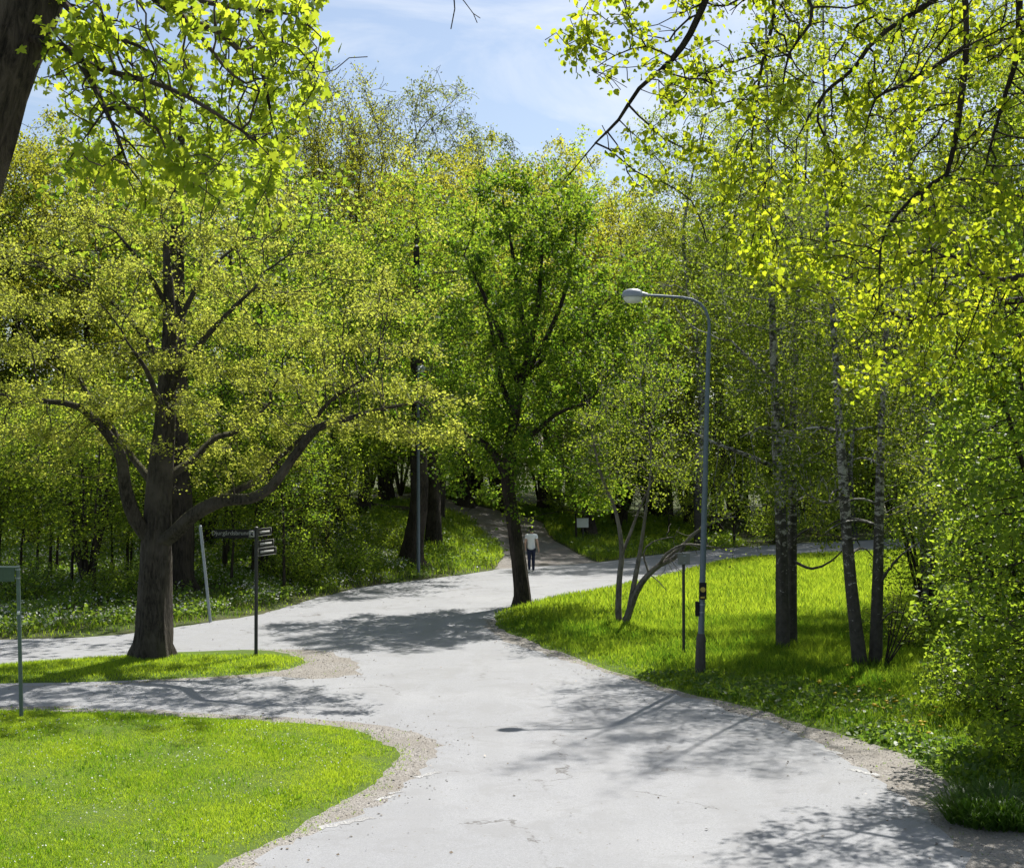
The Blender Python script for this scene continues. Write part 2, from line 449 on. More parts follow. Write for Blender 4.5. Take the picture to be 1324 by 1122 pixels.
L_far = smooth_line(far_edge, .35, .10); L_far2 = smooth_line(far_edge2, .35, .10)
L_mead = smooth_line(meadow, .28, .09)
L_lin = smooth_line(lawn_in, .2, .07); L_lout = smooth_line(lawn_out, .2, .10)
L_isl = smooth_line(island, .25, .06)
L_gt = smooth_line(gravel_tip + [gravel_tip[0]], .22, .14)
L_gr = smooth_line(gravel_right + [gravel_right[0]], .22, .11)
L_pl = smooth_line(path_l + pl_top, .4, .12); L_pr = smooth_line(path_r + pr_top, .4, .12)

PAVED = np.concatenate([L_far, L_far2, L_mead, [[-90, -25]]])
LAWN = np.concatenate([L_lin, [[-90, -25]]])
LOUT = np.concatenate([L_lout, [[-90, -25]]])
ISL = L_isl
PATH = np.concatenate([L_pl, L_pr[::-1]])

def pip(pts, poly):
    x, y = pts[:, 0], pts[:, 1]
    inside = np.zeros(len(pts), bool)
    x1, y1 = poly[:, 0], poly[:, 1]; x2, y2 = np.roll(x1, -1), np.roll(y1, -1)
    for a, b, c, d in zip(x1, y1, x2, y2):
        if b == d: continue
        cond = (b > y) != (d > y)
        inside ^= cond & (x < (c - a) * (y - b) / (d - b) + a)
    return inside

def seg_dist(pts, line):
    best = np.full(len(pts), 1e9)
    a = line[:-1]; b = line[1:]
    ab = b - a; L2 = (ab ** 2).sum(1) + 1e-12
    for i in range(0, len(pts), 4000):
        p = pts[i:i + 4000]
        ap = p[:, None] - a[None]
        t = np.clip((ap * ab[None]).sum(2) / L2, 0, 1)
        d = ap - t[..., None] * ab[None]
        best[i:i + 4000] = np.sqrt((d ** 2).sum(2).min(1))
    return best

def region(pts):
    """0 wild grass / wood floor, 1 road, 2 gravel, 3 path, 4 lawn, 5 island"""
    r = np.zeros(len(pts), int)
    pv = pip(pts, PAVED)
    r[pv] = 1
    r[pv & (pip(pts, LOUT) | pip(pts, L_gt) | pip(pts, L_gr))] = 2
    r[pip(pts, ISL)] = 5
    r[pip(pts, LAWN)] = 4
    r[(r == 0) & pip(pts, PATH)] = 3
    return r

def build_ground():
    pts = []; edges = []
    def add_line(L, closed=False):
        n0 = sum(len(p) for p in pts)
        pts.append(L); n = len(L)
        for i in range(n - 1): edges.append((n0 + i, n0 + i + 1))
        if closed: edges.append((n0 + n - 1, n0))
    add_line(PAVED, True); add_line(LAWN, True); add_line(LOUT, True); add_line(ISL, True)
    add_line(L_gt[:-1], True); add_line(L_gr[:-1], True); add_line(L_pl[1:]); add_line(L_pr[1:])
    lines = np.concatenate(pts)
    inner = []
    for (x0, x1, y0, y1, s) in ((-16, 16, 12, 60, .6), (-36, 40, -26, 110, 2.0), (-110, 120, -40, 200, 6.0), (-500, 500, -200, 900, 40.0)):
        gx, gy = np.meshgrid(np.arange(x0, x1, s), np.arange(y0, y1, s))
        g = np.stack([gx.ravel(), gy.ravel()], 1)
        g += rng.uniform(-.3, .3, g.shape) * s
        keep = np.ones(len(g), bool)
        if inner:
            px0, px1, py0, py1 = last
            keep &= ~((g[:, 0] > px0) & (g[:, 0] < px1) & (g[:, 1] > py0) & (g[:, 1] < py1))
        inner.append(g[keep]); last = (x0 - s * .3, x1 + s * .1, y0 - s * .3, y1 + s * .1)
    g = np.concatenate(inner)
    near = np.zeros(len(g))
    d = np.full(len(g), 1e9)
    for i in range(0, len(g), 3000):
        p = g[i:i + 3000]
        d[i:i + 3000] = np.sqrt(((p[:, None] - lines[None]) ** 2).sum(2).min(1))
    g = g[d > .15]
    allp = np.concatenate([lines, g])
    vs, es, fs, *_ = delaunay_2d_cdt([Vector((float(a), float(b))) for a, b in allp], edges, [], 0, 1e-4)
    V = np.array([v[:] for v in vs]); T = np.array([f for f in fs if len(f) == 3])
    cen = V[T].mean(1)
    reg = region(cen)
    # heights: turf stands a little proud of the paving
    z = terrain(V[:, 0], V[:, 1])
    hard = np.zeros(len(V), bool); hard[T[(reg == 1) | (reg == 2) | (reg == 3)].ravel()] = True
    soft = np.zeros(len(V), bool); soft[T[(reg == 0) | (reg == 4) | (reg == 5)].ravel()] = True
    only_soft = soft & ~hard
    dd = np.zeros(len(V))
    bl = V[soft & hard]
    idx = np.where(only_soft)[0]
    for i in range(0, len(idx), 2000):
        p = V[idx[i:i + 2000]]
        dd[idx[i:i + 2000]] = np.sqrt(((p[:, None] - bl[None]) ** 2).sum(2).min(1))
    z = z + np.where(only_soft, .07 * np.clip(dd / .7, 0, 1) , 0)
    V3 = np.column_stack([V, z])
    def sub(name, mask, mat):
        t = T[mask]; u, inv = np.unique(t, return_inverse=True)
        me = mesh_np(name, V3[u], inv.reshape(-1, 3), smooth=True)
        return link(name, me, mat, None, 'structure')
    sub('road', reg == 1, M['asphalt']); sub('gravel_verge', reg == 2, M['gravel']); sub('footpath', reg == 3, M['path'])
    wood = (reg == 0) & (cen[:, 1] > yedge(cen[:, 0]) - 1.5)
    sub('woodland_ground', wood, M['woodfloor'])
    sub('meadow_ground', (reg == 0) & ~wood, M['soil'])
    sub('lawn', reg == 4, M['soil'])
    sub('grass_island', reg == 5, M['soil'])
build_ground()

def edge_marks():
    mb = MB()
    for (px, py, l, w, a) in ((553, 1001, .5, .10, .9), (498, 1031, .35, .09, .85), (447, 1063, .8, .13, .7), (512, 1024, .25, .07, .8),
                              (1075, 971, .45, .11, -.95), (1117, 998, .55, .12, -.9), (975, 930, .45, .06, -.75)):
        p = PG(px, py)[:2]
        # lies along the road edge, worn outline
        c, s = math.cos(a), math.sin(a)
        top = [(t, w / 2 * (1 + .5 * math.sin(t * 23 + px))) for t in np.linspace(-l / 2, l / 2, 9)]
        bot = [(t, -w / 2 * (1 + .5 * math.sin(t * 31 + py))) for t in np.linspace(l / 2, -l / 2, 9)]
        o = [(p[0] + c * u - s * v, p[1] + s * u + c * v) for u, v in top + bot]
        V = [(x, y, float(terrain(x, y)) + .004) for x, y in o]
        mb.add(V, [list(range(len(V)))])
    mb.build('road_marking', M['paint'], None, 'structure', smooth=False)
edge_marks()

# ------------------------------------------------------------------ tree growing
def unit(v):
    return v / (np.linalg.norm(v, axis=-1, keepdims=True) + 1e-9)

class Skel:
    def __init__(s, root, r):
        s.p = [np.asarray(root, float)]; s.par = [-1]; s.r = [r]
    def poly(s, pts, rads, D):
        """adds a limb; its first point joins the nearest existing node"""
        pts = [np.asarray(q, float) for q in pts]
        A = np.array(s.p)
        cur = int(np.argmin(((A - pts[0]) ** 2).sum(1)))
        ctrl = [s.p[cur]] + pts[1:]
        n = len(ctrl)
        for i in range(n - 1):
            p0 = ctrl[max(i - 1, 0)]; p1 = ctrl[i]; p2 = ctrl[i + 1]; p3 = ctrl[min(i + 2, n - 1)]
            k = max(1, int(round(np.linalg.norm(p2 - p1) / D)))
            for j in range(1, k + 1):
                t = j / k
                c = .5 * ((2 * p1) + (-p0 + p2) * t + (2 * p0 - 5 * p1 + 4 * p2 - p3) * t * t + (-p0 + 3 * p1 - 3 * p2 + p3) * t ** 3)
                r = rads[i] + (rads[i + 1] - rads[i]) * t
                s.p.append(c); s.par.append(cur); s.r.append(r); cur = len(s.p) - 1
        return cur
    def grow(s, attr, D, di, dk, trop=(0, 0, 0), iters=150, maxn=9000, from_r=9.0):
        P = np.zeros((maxn + 2000, 3)); n = len(s.p); P[:n] = s.p
        par = list(s.par); A = np.array(attr)
        elig = np.array([r < from_r for r in s.r])
        d2 = np.full(len(A), 1e9); ni = np.zeros(len(A), int)
        def upd(idx):
            nonlocal d2, ni
            for i in range(0, len(idx), 400):
                ii = idx[i:i + 400]
                dd = ((A[:, None] - P[ii][None]) ** 2).sum(2)
                j = dd.argmin(1); m = dd[np.arange(len(A)), j]
                b = m < d2
                d2[b] = m[b]; ni[b] = ii[j[b]]
        upd(np.where(elig)[0])
        trop = np.asarray(trop)
        stuck = set()
        for it in range(iters):
            keep = d2 > dk * dk
            A, d2, ni = A[keep], d2[keep], ni[keep]
            if len(A) == 0 or n > maxn: break
            act = d2 < di * di
            if not act.any():
                di *= 1.4
                if di > 12: break
                continue
            nodes, inv = np.unique(ni[act], return_inverse=True)
            v = unit(A[act] - P[ni[act]])
            sv = np.zeros((len(nodes), 3)); np.add.at(sv, inv, v)
            dirn = unit(unit(sv) + trop + rng.normal(size=sv.shape) * .18)
            new = P[nodes] + dirn * D
            P[n:n + len(nodes)] = new
            par += nodes.tolist()
            ids = np.arange(n, n + len(nodes)); n += len(nodes)
            upd(ids)
        m0 = len(s.p)
        s.p = [P[i] for i in range(n)]; s.par = par; s.r = s.r + [0.0] * (n - m0); s.nseed = m0
        return s
    def twigs(s, per, length, thr, seg=2, droop=0.0, spread=1.0):
        """short side shoots on the thin wood"""
        s.radii()
        base = [i for i in range(len(s.p)) if s.rr[i] < thr and s.par[i] >= 0 and i not in getattr(s, 'noleaf', ())]
        for i in base:
            d0 = unit(s.p[i] - s.p[s.par[i]])
            k = rng.poisson(per)
            for _ in range(k):
                d = unit(d0 * .6 + rng.normal(size=3) * .7 * spread)
                cur = i; q = s.p[i]
                L = length * rng.uniform(.5, 1.3) / seg
                for j in range(seg):
                    d = unit(d + np.array([0, 0, -droop]) + rng.normal(size=3) * .15)
                    q = q + d * L
                    s.p.append(q); s.par.append(cur); s.r.append(0.0); cur = len(s.p) - 1
        return s
    def radii(s, tip=.005, n=2.35):
        N = len(s.p); rr = np.zeros(N); kids = np.zeros(N, int)
        acc = np.zeros(N)
        for i in range(N - 1, 0, -1):
            rr_i = max(tip, acc[i] ** (1 / n)) if acc[i] > 0 else tip
            rr[i] = rr_i
            acc[s.par[i]] += rr_i ** n
            kids[s.par[i]] += 1
        rr[0] = acc[0] ** (1 / n)
        for i in range(N):
            if s.r[i] > 0: rr[i] = s.r[i] if s.r[i] > .03 else max(s.r[i], min(rr[i], 1.25 * s.r[i]))
            elif s.par[i] >= 0: rr[i] = min(rr[i], .8 * rr[s.par[i]] if s.r[s.par[i]] > 0 else rr[s.par[i]])
        s.rr = rr; s.kids = kids
        return rr
    def tubes(s, base, split=.07, minr=.004, lump=.07):
        """returns (trunk mesh arrays, branch mesh arrays)"""
        N = len(s.p); P = np.array(s.p) - base; rr = np.maximum(s.rr, minr); par = np.array(s.par)
        main = np.full(N, -1); best = np.zeros(N)
        for i in range(1, N):
            pr = par[i]
            # a continuing seed limb wins over side shoots
            w = rr[i]
            if w > best[pr]: best[pr] = w; main[pr] = i
        D = np.zeros((N, 3)); D[1:] = unit(P[1:] - P[par[1:]]); D[0] = (0, 0, 1)
        D2 = D.copy(); has = main >= 0; D2[has] = unit(D[has] + D[main[has]])
        chain = np.zeros(N, int); cmax = [rr[0]]; first = [0]
        for i in range(1, N):
            if main[par[i]] == i: chain[i] = chain[par[i]]
            else: chain[i] = len(cmax); cmax.append(rr[i]); first.append(i)
        cmax = np.array(cmax)
        out = []
        for lo, hi, k in ((.12, 99, 32), (.05, .12, 8), (.018, .05, 5), (0, .018, 3)):
            sel = np.where((cmax[chain] >= lo) & (cmax[chain] < hi))[0]
            if len(sel) == 0: out.append(None); continue
            nonroot = sel[par[sel] >= 0]
            side = nonroot[main[par[nonroot]] != nonroot]
            pos = np.concatenate([P[sel], P[par[side]]]); dr = np.concatenate([D2[sel], D[side]])
            rad = np.concatenate([rr[sel], np.minimum(rr[side] * 1.25, rr[par[side]])])
            ref = np.array([.35, .91, .22])
            u = unit(np.cross(dr, ref)); w = np.cross(dr, u)
            a = np.arange(k) * 2 * PI / k
            R = rad[:, None] * np.ones((1, k))
            if k >= 8:
                h = pos[:, 2:3] * 1.7
                if k > 20:   # furrowed bark and buttressed foot
                    ph = np.cumsum(rng.normal(size=len(pos)) * .02)[:, None]
                    R = R * (1 + .030 * np.sin(11 * a[None] + 2.2 * np.sin(h * .6) + ph) + .022 * np.sin(17 * a[None] - 1.7 * np.sin(h * .9 + 1)) + .015 * rng.normal(size=R.shape))
                    R = R * (1 + .16 * np.exp(-np.clip(pos[:, 2:3], 0, 9) / .30) * (1 + .8 * np.sin(5 * a[None] + pos[:1, :1])) * (rad[:, None] > .2))
                R = R * (1 + lump * np.sin(3 * a[None] + h * .8 + pos[:, :1]) + lump * .8 * np.sin(5 * a[None] - h * .35 + 1.3) + lump * .2 * rng.normal(size=R.shape) * .5)
            V = pos[:, None] + R[..., None] * (np.cos(a)[None, :, None] * u[:, None] + np.sin(a)[None, :, None] * w[:, None])
            at = np.full(N, -1); at[sel] = np.arange(len(sel))
            st = np.full(N, -1); st[side] = len(sel) + np.arange(len(side))
            prev = np.where(st[nonroot] >= 0, st[nonroot], at[par[nonroot]])
            cur = at[nonroot]
            j = np.arange(k); j2 = (j + 1) % k
            q = np.stack([prev[:, None] * k + j, prev[:, None] * k + j2, cur[:, None] * k + j2, cur[:, None] * k + j], -1).reshape(-1, 4)
            out.append((V.reshape(-1, 3), q))
        def join(parts):
            parts = [p for p in parts if p is not None]
            if not parts: return None
            vs, fs, n = [], [], 0
            for v, f in parts: vs.append(v); fs.append(f + n); n += len(v)
            return np.concatenate(vs), np.concatenate(fs)
        k0 = next(i for i, o in enumerate(out) if o is not None)
        return join(out[k0:k0 + 1]), join(out[k0 + 1:])

LEAF_SHAPES = {
    'rhomb': np.array([[0, 0, 0], [.48, -.36, .05], [1, 0, -.06], [.5, .36, .05]]),
    'oval': np.array([[0, 0, 0], [.20, -.38, .11], [.60, -.40, .08], [1.0, 0, -.18], [.62, .38, .14], [.22, .36, .13]]),
    'star': np.array([[0.00, 0.00, 0.000], [-0.06, -0.22, 0.057], [0.00, -0.48, 0.125], [0.20, -0.36, 0.094], [0.36, -0.66, 0.072], [0.50, -0.56, 0.024], [0.50, -0.26, 0.046], [0.74, -0.24, -0.012], [0.80, -0.10, -0.062], [1.00, 0.00, -0.132], [0.80, 0.10, -0.062], [0.74, 0.24, -0.012], [0.50, 0.26, 0.046], [0.50, 0.56, 0.024], [0.36, 0.66, 0.072], [0.20, 0.36, 0.094], [0.00, 0.48, 0.125], [-0.06, 0.22, 0.057]]),
    'blade': np.array([[0, -.03, 0], [.0, .03, 0], [1, 0, 0]]),
}

def leaves(cen, size, shape, up=.4, droop=.0, tone=None, out_dir=None, out_w=0.0):
    n = len(cen); S = LEAF_SHAPES[shape]
    nr = unit(rng.normal(size=(n, 3)) + np.array([0, 0, up]))
    t = rng.normal(size=(n, 3)) + np.array([0, 0, -droop])
    if out_dir is not None: t = t + out_dir * out_w
    t = unit(t - (t * nr).sum(1)[:, None] * nr); b = np.cross(nr, t)
    L = np.asarray(size)[:, None, None] if np.ndim(size) else size
    V = cen[:, None] + L * (S[None, :, 0, None] * t[:, None] + S[None, :, 1, None] * b[:, None] + S[None, :, 2, None] * nr[:, None])
    k = len(S)
    Fc = np.arange(n * k).reshape(n, k)
    return V.reshape(-1, 3), Fc

def clump_pts(ells, n, clump=.0, nclump=60):
    """attractors: ellipsoids ((cx,cy,cz),(rx,ry,rz),weight[,shell]) with lumpy density"""
    w = np.array([e[2] for e in ells], float); w /= w.sum()
    out = []
    for e, ww in zip(ells, w):
        k = max(1, int(n * ww)); c = np.array(e[0], float); r = np.array(e[1], float)
        sh = e[3] if len(e) > 3 else .45
        if clump > 0:
            nc = max(6, int(nclump * ww))
            d = unit(rng.normal(size=(nc, 3))); cc = d * (rng.uniform(0, 1, (nc, 1)) ** sh)
            pick = rng.integers(0, nc, k)
            q = cc[pick] + rng.normal(size=(k, 3)) * clump
            uni = rng.uniform(0, 1, k) < .3
            d2 = unit(rng.normal(size=(k, 3))) * (rng.uniform(0, 1, (k, 1)) ** sh)
            q[uni] = d2[uni]
        else:
            q = unit(rng.normal(size=(k, 3))) * (rng.uniform(0, 1, (k, 1)) ** sh)
        out.append(c + q * r)
    return np.concatenate(out)

def finish_tree(sk, base, name, label, cat, bark, leafm, leaf, group=None, thr=.02, rz=0, extra=None, split=True):
    """skeleton -> thing > trunk, branches, crown"""
    base = np.asarray(base, float)
    sk.radii()
    tr, br = sk.tubes(base, minr=leaf.get('minr', .004))
    root = thing(name, base, label, cat, group)
    if br is not None and not leaf.get('limbs'):     # trunk and its branches are one piece of wood
        tr = (np.concatenate([tr[0], br[0]]), np.concatenate([tr[1], br[1] + len(tr[0])])); br = None
    link('trunk', mesh_np('trunk', *tr, smooth=True), M[bark], root)
    if br is not None: link('branches', mesh_np('branches', *br, smooth=True), M[bark], root)
    P = np.array(sk.p); ok = [i for i in range(1, len(P)) if sk.rr[i] < thr and i not in getattr(sk, 'noleaf', ())]
    ok = np.array(ok)
    per = leaf['per']
    lam = np.full(len(ok), float(per))
    if 'tip' in leaf:                      # tight tufts at the shoot ends, sparse along the wood
        lam = np.where(sk.kids[ok] == 0, per, per * leaf['tip'])
    if 'gap' in leaf:                      # whole shoots without leaves open gaps in the crown
        lam = lam * (rng.uniform(0, 1, len(ok)) > leaf['gap'])
    if 'lump' in leaf:                     # denser and emptier pockets through the crown
        kk = unit(rng.normal(size=(7, 3))) * (2 * PI / leaf['lump']) * rng.uniform(.6, 1.6, (7, 1)); ph = rng.uniform(0, 6, 7)
        fld = np.sin(P[ok] @ kk.T + ph).sum(1) / 1.9 + rng.normal(size=len(ok)) * .25
        lam = lam * np.clip(.62 + 1.0 * fld, 0, 1.7)
    cnt = rng.poisson(lam); idx = np.repeat(ok, cnt)
    par = np.array(sk.par)
    t = rng.uniform(0, 1, len(idx))[:, None]
    c = P[idx] * t + P[par[idx]] * (1 - t)
    c = c + rng.normal(size=c.shape) * leaf['spread'] - base
    # tone follows the twig, so whole sprays differ in hue
    tw = np.clip(rng.normal(.5, .22, len(P)), 0, 1)
    tone = np.clip(.55 * tw[idx] + .45 * rng.uniform(0, 1, len(idx)), 0, 1)
    size = leaf['size'] * rng.uniform(.6, 1.25, len(idx))
    od = unit(P[idx] - P[par[idx]])
    V, Fc = leaves(c, size, leaf.get('shape', 'rhomb'), leaf.get('up', .4), leaf.get('droop', .2), out_dir=od, out_w=leaf.get('out', .6))
    link('crown', mesh_np('crown', V, Fc, attr=tone), M[leafm], root)
    print(name, 'nodes', len(P), 'leaves', len(idx))
    return root

def strands(sk, thr, prob, length, seg=.16, down=1.0):
    """hanging whip-like shoots, as on weeping birch"""
    sk.radii()
    base = [i for i in range(1, len(sk.p)) if sk.rr[i] < thr]
    for i in base:
        if rng.uniform() > prob: continue
        d = unit(sk.p[i] - sk.p[sk.par[i]] + rng.normal(size=3) * .4)
        cur, q = i, sk.p[i]
        for j in range(int(max(2, rng.uniform(.4, 1.2) * length / seg))):
            d = unit(d + np.array([0, 0, -.42 * down]) + rng.normal(size=3) * .12)
            q = q + d * seg
            sk.p.append(q); sk.par.append(cur); sk.r.append(0.0); cur = len(sk.p) - 1
    return sk

def E(px, py, d, rx, ry, rz, w=1.0, sh=.45):
    return (tuple(PD(px, py, d)), (rx, ry, rz), w, sh)

def PL(*pts):   # pixel/depth polyline
    return [PD(*p) for p in pts]

# ---------------- the broad maple on the island
def island_maple():
    d = 31.3
    base = PG(198, 851)
    base[2] -= .1
    sk = Skel(base, .47)
    sk.poly([base] + PL((198, 835, d), (199, 780, d), (201, 720, d), (203, 690, d), (208, 620, d), (213, 560, d), (216, 490, d), (219, 420, d), (217, 350, d), (213, 300, d)),
            [.50, .40, .365, .345, .32, .28, .24, .19, .14, .10, .05], .3)
    L = lambda pts, rs: sk.poly(PL(*pts), [r * (.98 if r > .15 else .82) * .9 for r in rs], .25)
    L([(196, 712, d), (176, 672, d - .3), (163, 632, d - .6), (156, 588, d - .9), (132, 552, d - 1.2), (100, 525, d - 1.5), (62, 519, d - 1.8), (18, 514, d - 2)], [.2, .18, .165, .15, .125, .10, .07, .04])
    L([(156, 588, d - .9), (150, 562, d - .7), (120, 520, d - .5), (98, 480, d - .2)], [.12, .10, .075, .04])
    L([(205, 640, d), (188, 612, d + .3), (172, 592, d + .6), (150, 560, d + 1), (118, 535, d + 1.5)], [.13, .12, .10, .08, .05])
    L([(206, 706, d), (226, 688, d - .3), (252, 664, d - .6), (290, 646, d - .9), (322, 645, d - 1.1), (352, 628, d - 1.3), (378, 592, d - 1.5), (410, 553, d - 1.7), (438, 545, d - 1.8), (480, 532, d - 2), (540, 520, d - 2)], [.19, .18, .165, .155, .15, .145, .13, .11, .085, .06, .035])
    L([(280, 650, d - .8), (305, 634, d - .5), (338, 618, d - .2), (352, 598, d), (390, 566, d + .3), (425, 520, d + .5), (470, 490, d + .8)], [.12, .11, .10, .09, .08, .06, .035])
    L([(208, 612, d), (236, 604, d + .3), (256, 588, d + .6), (278, 566, d + .9), (310, 556, d + 1.3), (350, 520, d + 1.8)], [.14, .13, .115, .10, .08, .04])
    L([(214, 520, d), (232, 480, d - .4), (262, 440, d - .8), (300, 400, d - 1), (330, 372, d - 1.2)], [.12, .11, .09, .065, .035])
    L([(216, 500, d), (196, 450, d + .3), (160, 405, d + .5), (120, 370, d + .6)], [.11, .10, .07, .035])
    L([(216, 470, d), (240, 400, d + .8), (270, 350, d + 1.2), (310, 315, d + 1.4)], [.1, .09, .06, .03])
    L([(214, 560, d), (205, 520, d - .9), (190, 480, d - 1.6), (170, 450, d - 2.2)], [.11, .10, .07, .035])
    L([(218, 400, d), (190, 350, d - .4), (150, 300, d - .5)], [.09, .07, .03])
    att = clump_pts([E(230, 440, d, 5.2, 3.6, 2.9, 10, .4), E(470, 520, d - 1.2, 2.1, 1.8, 1.1, 2.2), E(400, 430, d, 2.4, 2.2, 1.7, 2.2), E(20, 520, d - 1.4, 2.2, 2.0, 1.3, 2.2),
                     E(210, 300, d, 2.6, 2.2, 1.2, 2), E(60, 410, d, 2.4, 2.2, 1.7, 2), E(545, 545, d - 1.9, 1.3, 1.3, .8, 1.1), E(520, 470, d - .6, 1.2, 1.4, 1.0, .8), E(340, 585, d - 1, 1.4, 1.2, .5, .4), E(110, 560, d - 1, 1.4, 1.2, .5, .4)], 5200, .2, 150)
    att[:, 2] = att[:, 2] + .72 * (np.round(att[:, 2] / .95 + .12 * att[:, 0]) * .95 - .114 * att[:, 0] - att[:, 2])   # spreading layers
    sk.grow(att, .22, 1.5, .34, (0, 0, .08), 160, 12000)
    sk.twigs(.55, .3, .009)
    finish_tree(sk, base, 'maple_tree', 'broad low-forked maple with yellow-green blossom, standing on the grass island', 'tree', 'bark_maple', 'leaf_maple',
                dict(limbs=True, per=32, tip=.4, lump=1.5, spread=.085, size=.068, up=.8, out=.3), thr=.0085)
island_maple()

# ---------------- the dark tree at the tip of the meadow, in the middle
def middle_tree():
    d = 8280 / (783 - 588)
    base = PG(676, 783); base[2] -= .1
    sk = Skel(base, .27)
    sk.poly([base] + PL((676, 770, d), (672, 735, d), (667, 700, d), (661, 660, d), (657, 630, d), (656, 605, d), (661, 570, d), (665, 545, d), (672, 500, d), (684, 455, d), (695, 400, d), (700, 340, d), (702, 280, d)),
            [.27, .235, .22, .21, .20, .20, .19, .165, .15, .125, .10, .075, .05, .03], .3)
    L = lambda pts, rs: sk.poly(PL(*pts), rs, .25)
    L([(656, 612, d), (643, 594, d), (628, 575, d), (600, 560, d - .3), (570, 548, d - .6)], [.14, .125, .10, .06, .035])
    L([(660, 575, d), (690, 560, d - .4), (720, 535, d - .8), (760, 520, d - 1)], [.10, .08, .06, .03])
    L([(666, 540, d), (650, 500, d + .4), (640, 450, d + .6), (630, 400, d + .8), (612, 340, d + .8)], [.10, .09, .075, .06, .03])
    L([(672, 500, d), (650, 440, d - .5), (625, 380, d - .9), (600, 330, d - 1)], [.10, .085, .06, .03])
    L([(676, 490, d), (705, 440, d - .3), (730, 380, d - .5), (745, 310, d - .6)], [.09, .08, .06, .03])
    L([(676, 490, d), (712, 455, d + .6), (755, 420, d + 1), (785, 390, d + 1.2)], [.09, .075, .05, .03])
    L([(684, 455, d), (670, 380, d + .8), (660, 310, d + 1.2), (650, 260, d + 1.2)], [.09, .07, .05, .03])
    att = clump_pts([E(690, 430, d, 3.2, 2.8, 4.0, 10, .42), E(588, 455, d, 2.2, 1.8, 2.7, 3.8), E(786, 445, d, 2.1, 1.8, 3.0, 3.8), E(690, 290, d, 2.2, 2.0, 1.7, 2.4),
                     E(740, 600, d - .5, 1.7, 1.5, 1.1, 1.6), E(600, 590, d, 1.2, 1.2, .8, .8), E(700, 600, d - .6, 1.2, 1.2, .6, .6), E(752, 645, d - .8, 1.1, 1.2, .8, 1.0), E(775, 640, d - .4, 1.0, 1.0, .9, .7), E(640, 640, d + .3, .9, .9, .5, .3)], 4600, .2, 130)
    sk.grow(att, .25, 1.6, .38, (0, 0, .02), 160, 11000)
    sk.twigs(.5, .35, .009)
    finish_tree(sk, base, 'elm_tree', 'dark slightly leaning elm at the tip of the meadow where the road forks', 'tree', 'bark_dark', 'leaf_elm',
                dict(limbs=True, per=19, lump=1.6, spread=.14, size=.115, up=.5, out=.5, droop=.3), thr=.0095)
middle_tree()

# ---------------- pale multi-stemmed shrub
def grey_shrub():
    d = 8280 / (812 - 588)
    base = PG(806, 812); base[2] -= .05
    sk = Skel(base, .12)
    L = lambda pts, rs: sk.poly(PL(*pts), rs, .2)
    L([(806, 812, d), (800, 797, d), (801, 750, d), (804, 716, d), (800, 680, d), (792, 650, d), (776, 610, d), (765, 560, d)], [.10, .09, .075, .07, .055, .045, .03, .015])
    L([(804, 716, d), (815, 690, d + .2), (828, 655, d + .3), (850, 610, d + .4)], [.05, .045, .035, .015])
    L([(808, 811, d), (812, 797, d - .2), (820, 755, d - .3), (828, 710, d - .3), (835, 660, d - .4), (842, 600, d - .4), (838, 545, d - .4)], [.10, .09, .07, .055, .04, .03, .015])
    L([(812, 797, d - .2), (822, 768, d - .5), (834, 748, d - .7), (852, 731, d - .9), (876, 718, d - 1.1), (894, 692, d - 1.3), (930, 672, d - 1.5), (952, 668, d - 1.6)], [.09, .085, .075, .065, .05, .04, .025, .01])
    L([(852, 731, d - .9), (878, 708, d - .8), (905, 684, d - .7), (918, 660, d - .6)], [.05, .04, .025, .01])
    L([(850, 732, d - .9), (862, 716, d - 1.3), (884, 704, d - 1.6), (915, 706, d - 1.9), (945, 712, d - 2)], [.045, .04, .03, .02, .01])
    L([(843, 740, d - .8), (852, 752, d - 1), (862, 764, d - 1.1)], [.02, .014, .008])
    L([(838, 745, d - .7), (832, 715, d - 1), (845, 700, d - 1.2), (870, 694, d - 1.3)], [.03, .025, .018, .01])
    for k in range(26):   # bare dead twigs on the arching stems
        i = [j for j in range(len(sk.p)) if sk.p[j][0] > PD(840, 700, d)[0] and sk.r[j] > .012]
        if not i: break
        j = i[rng.integers(len(i))]; q = sk.p[j]; cur = j
        dd = unit(rng.normal(size=3) + np.array([.5, 0, .1]))
        for s_ in range(rng.integers(3, 7)):
            dd = unit(dd + rng.normal(size=3) * .3); q = q + dd * .14
            sk.p.append(q); sk.par.append(cur); sk.r.append(.008); cur = len(sk.p) - 1
    att = clump_pts([E(815, 560, d, 1.5, 1.5, 1.6, 5), E(780, 600, d, .9, 1, 1.1, 2), E(850, 600, d, 1.0, 1.2, 1.1, 2), E(835, 480, d, 1.1, 1.1, 1.0, 2)], 2300, .22, 60)
    sk.grow(att, .17, 1.2, .26, (0, 0, .1), 120, 6000, from_r=.055)
    sk.twigs(.5, .3, .008)
    finish_tree(sk, base, 'multi_stem_shrub', 'pale grey multi-stemmed shrub with bare arching twigs leaning toward the street lamp', 'shrub', 'bark_grey', 'leaf_birch',
                dict(per=8, lump=1.2, spread=.12, size=.07, up=.3, droop=.4), thr=.0075)
grey_shrub()

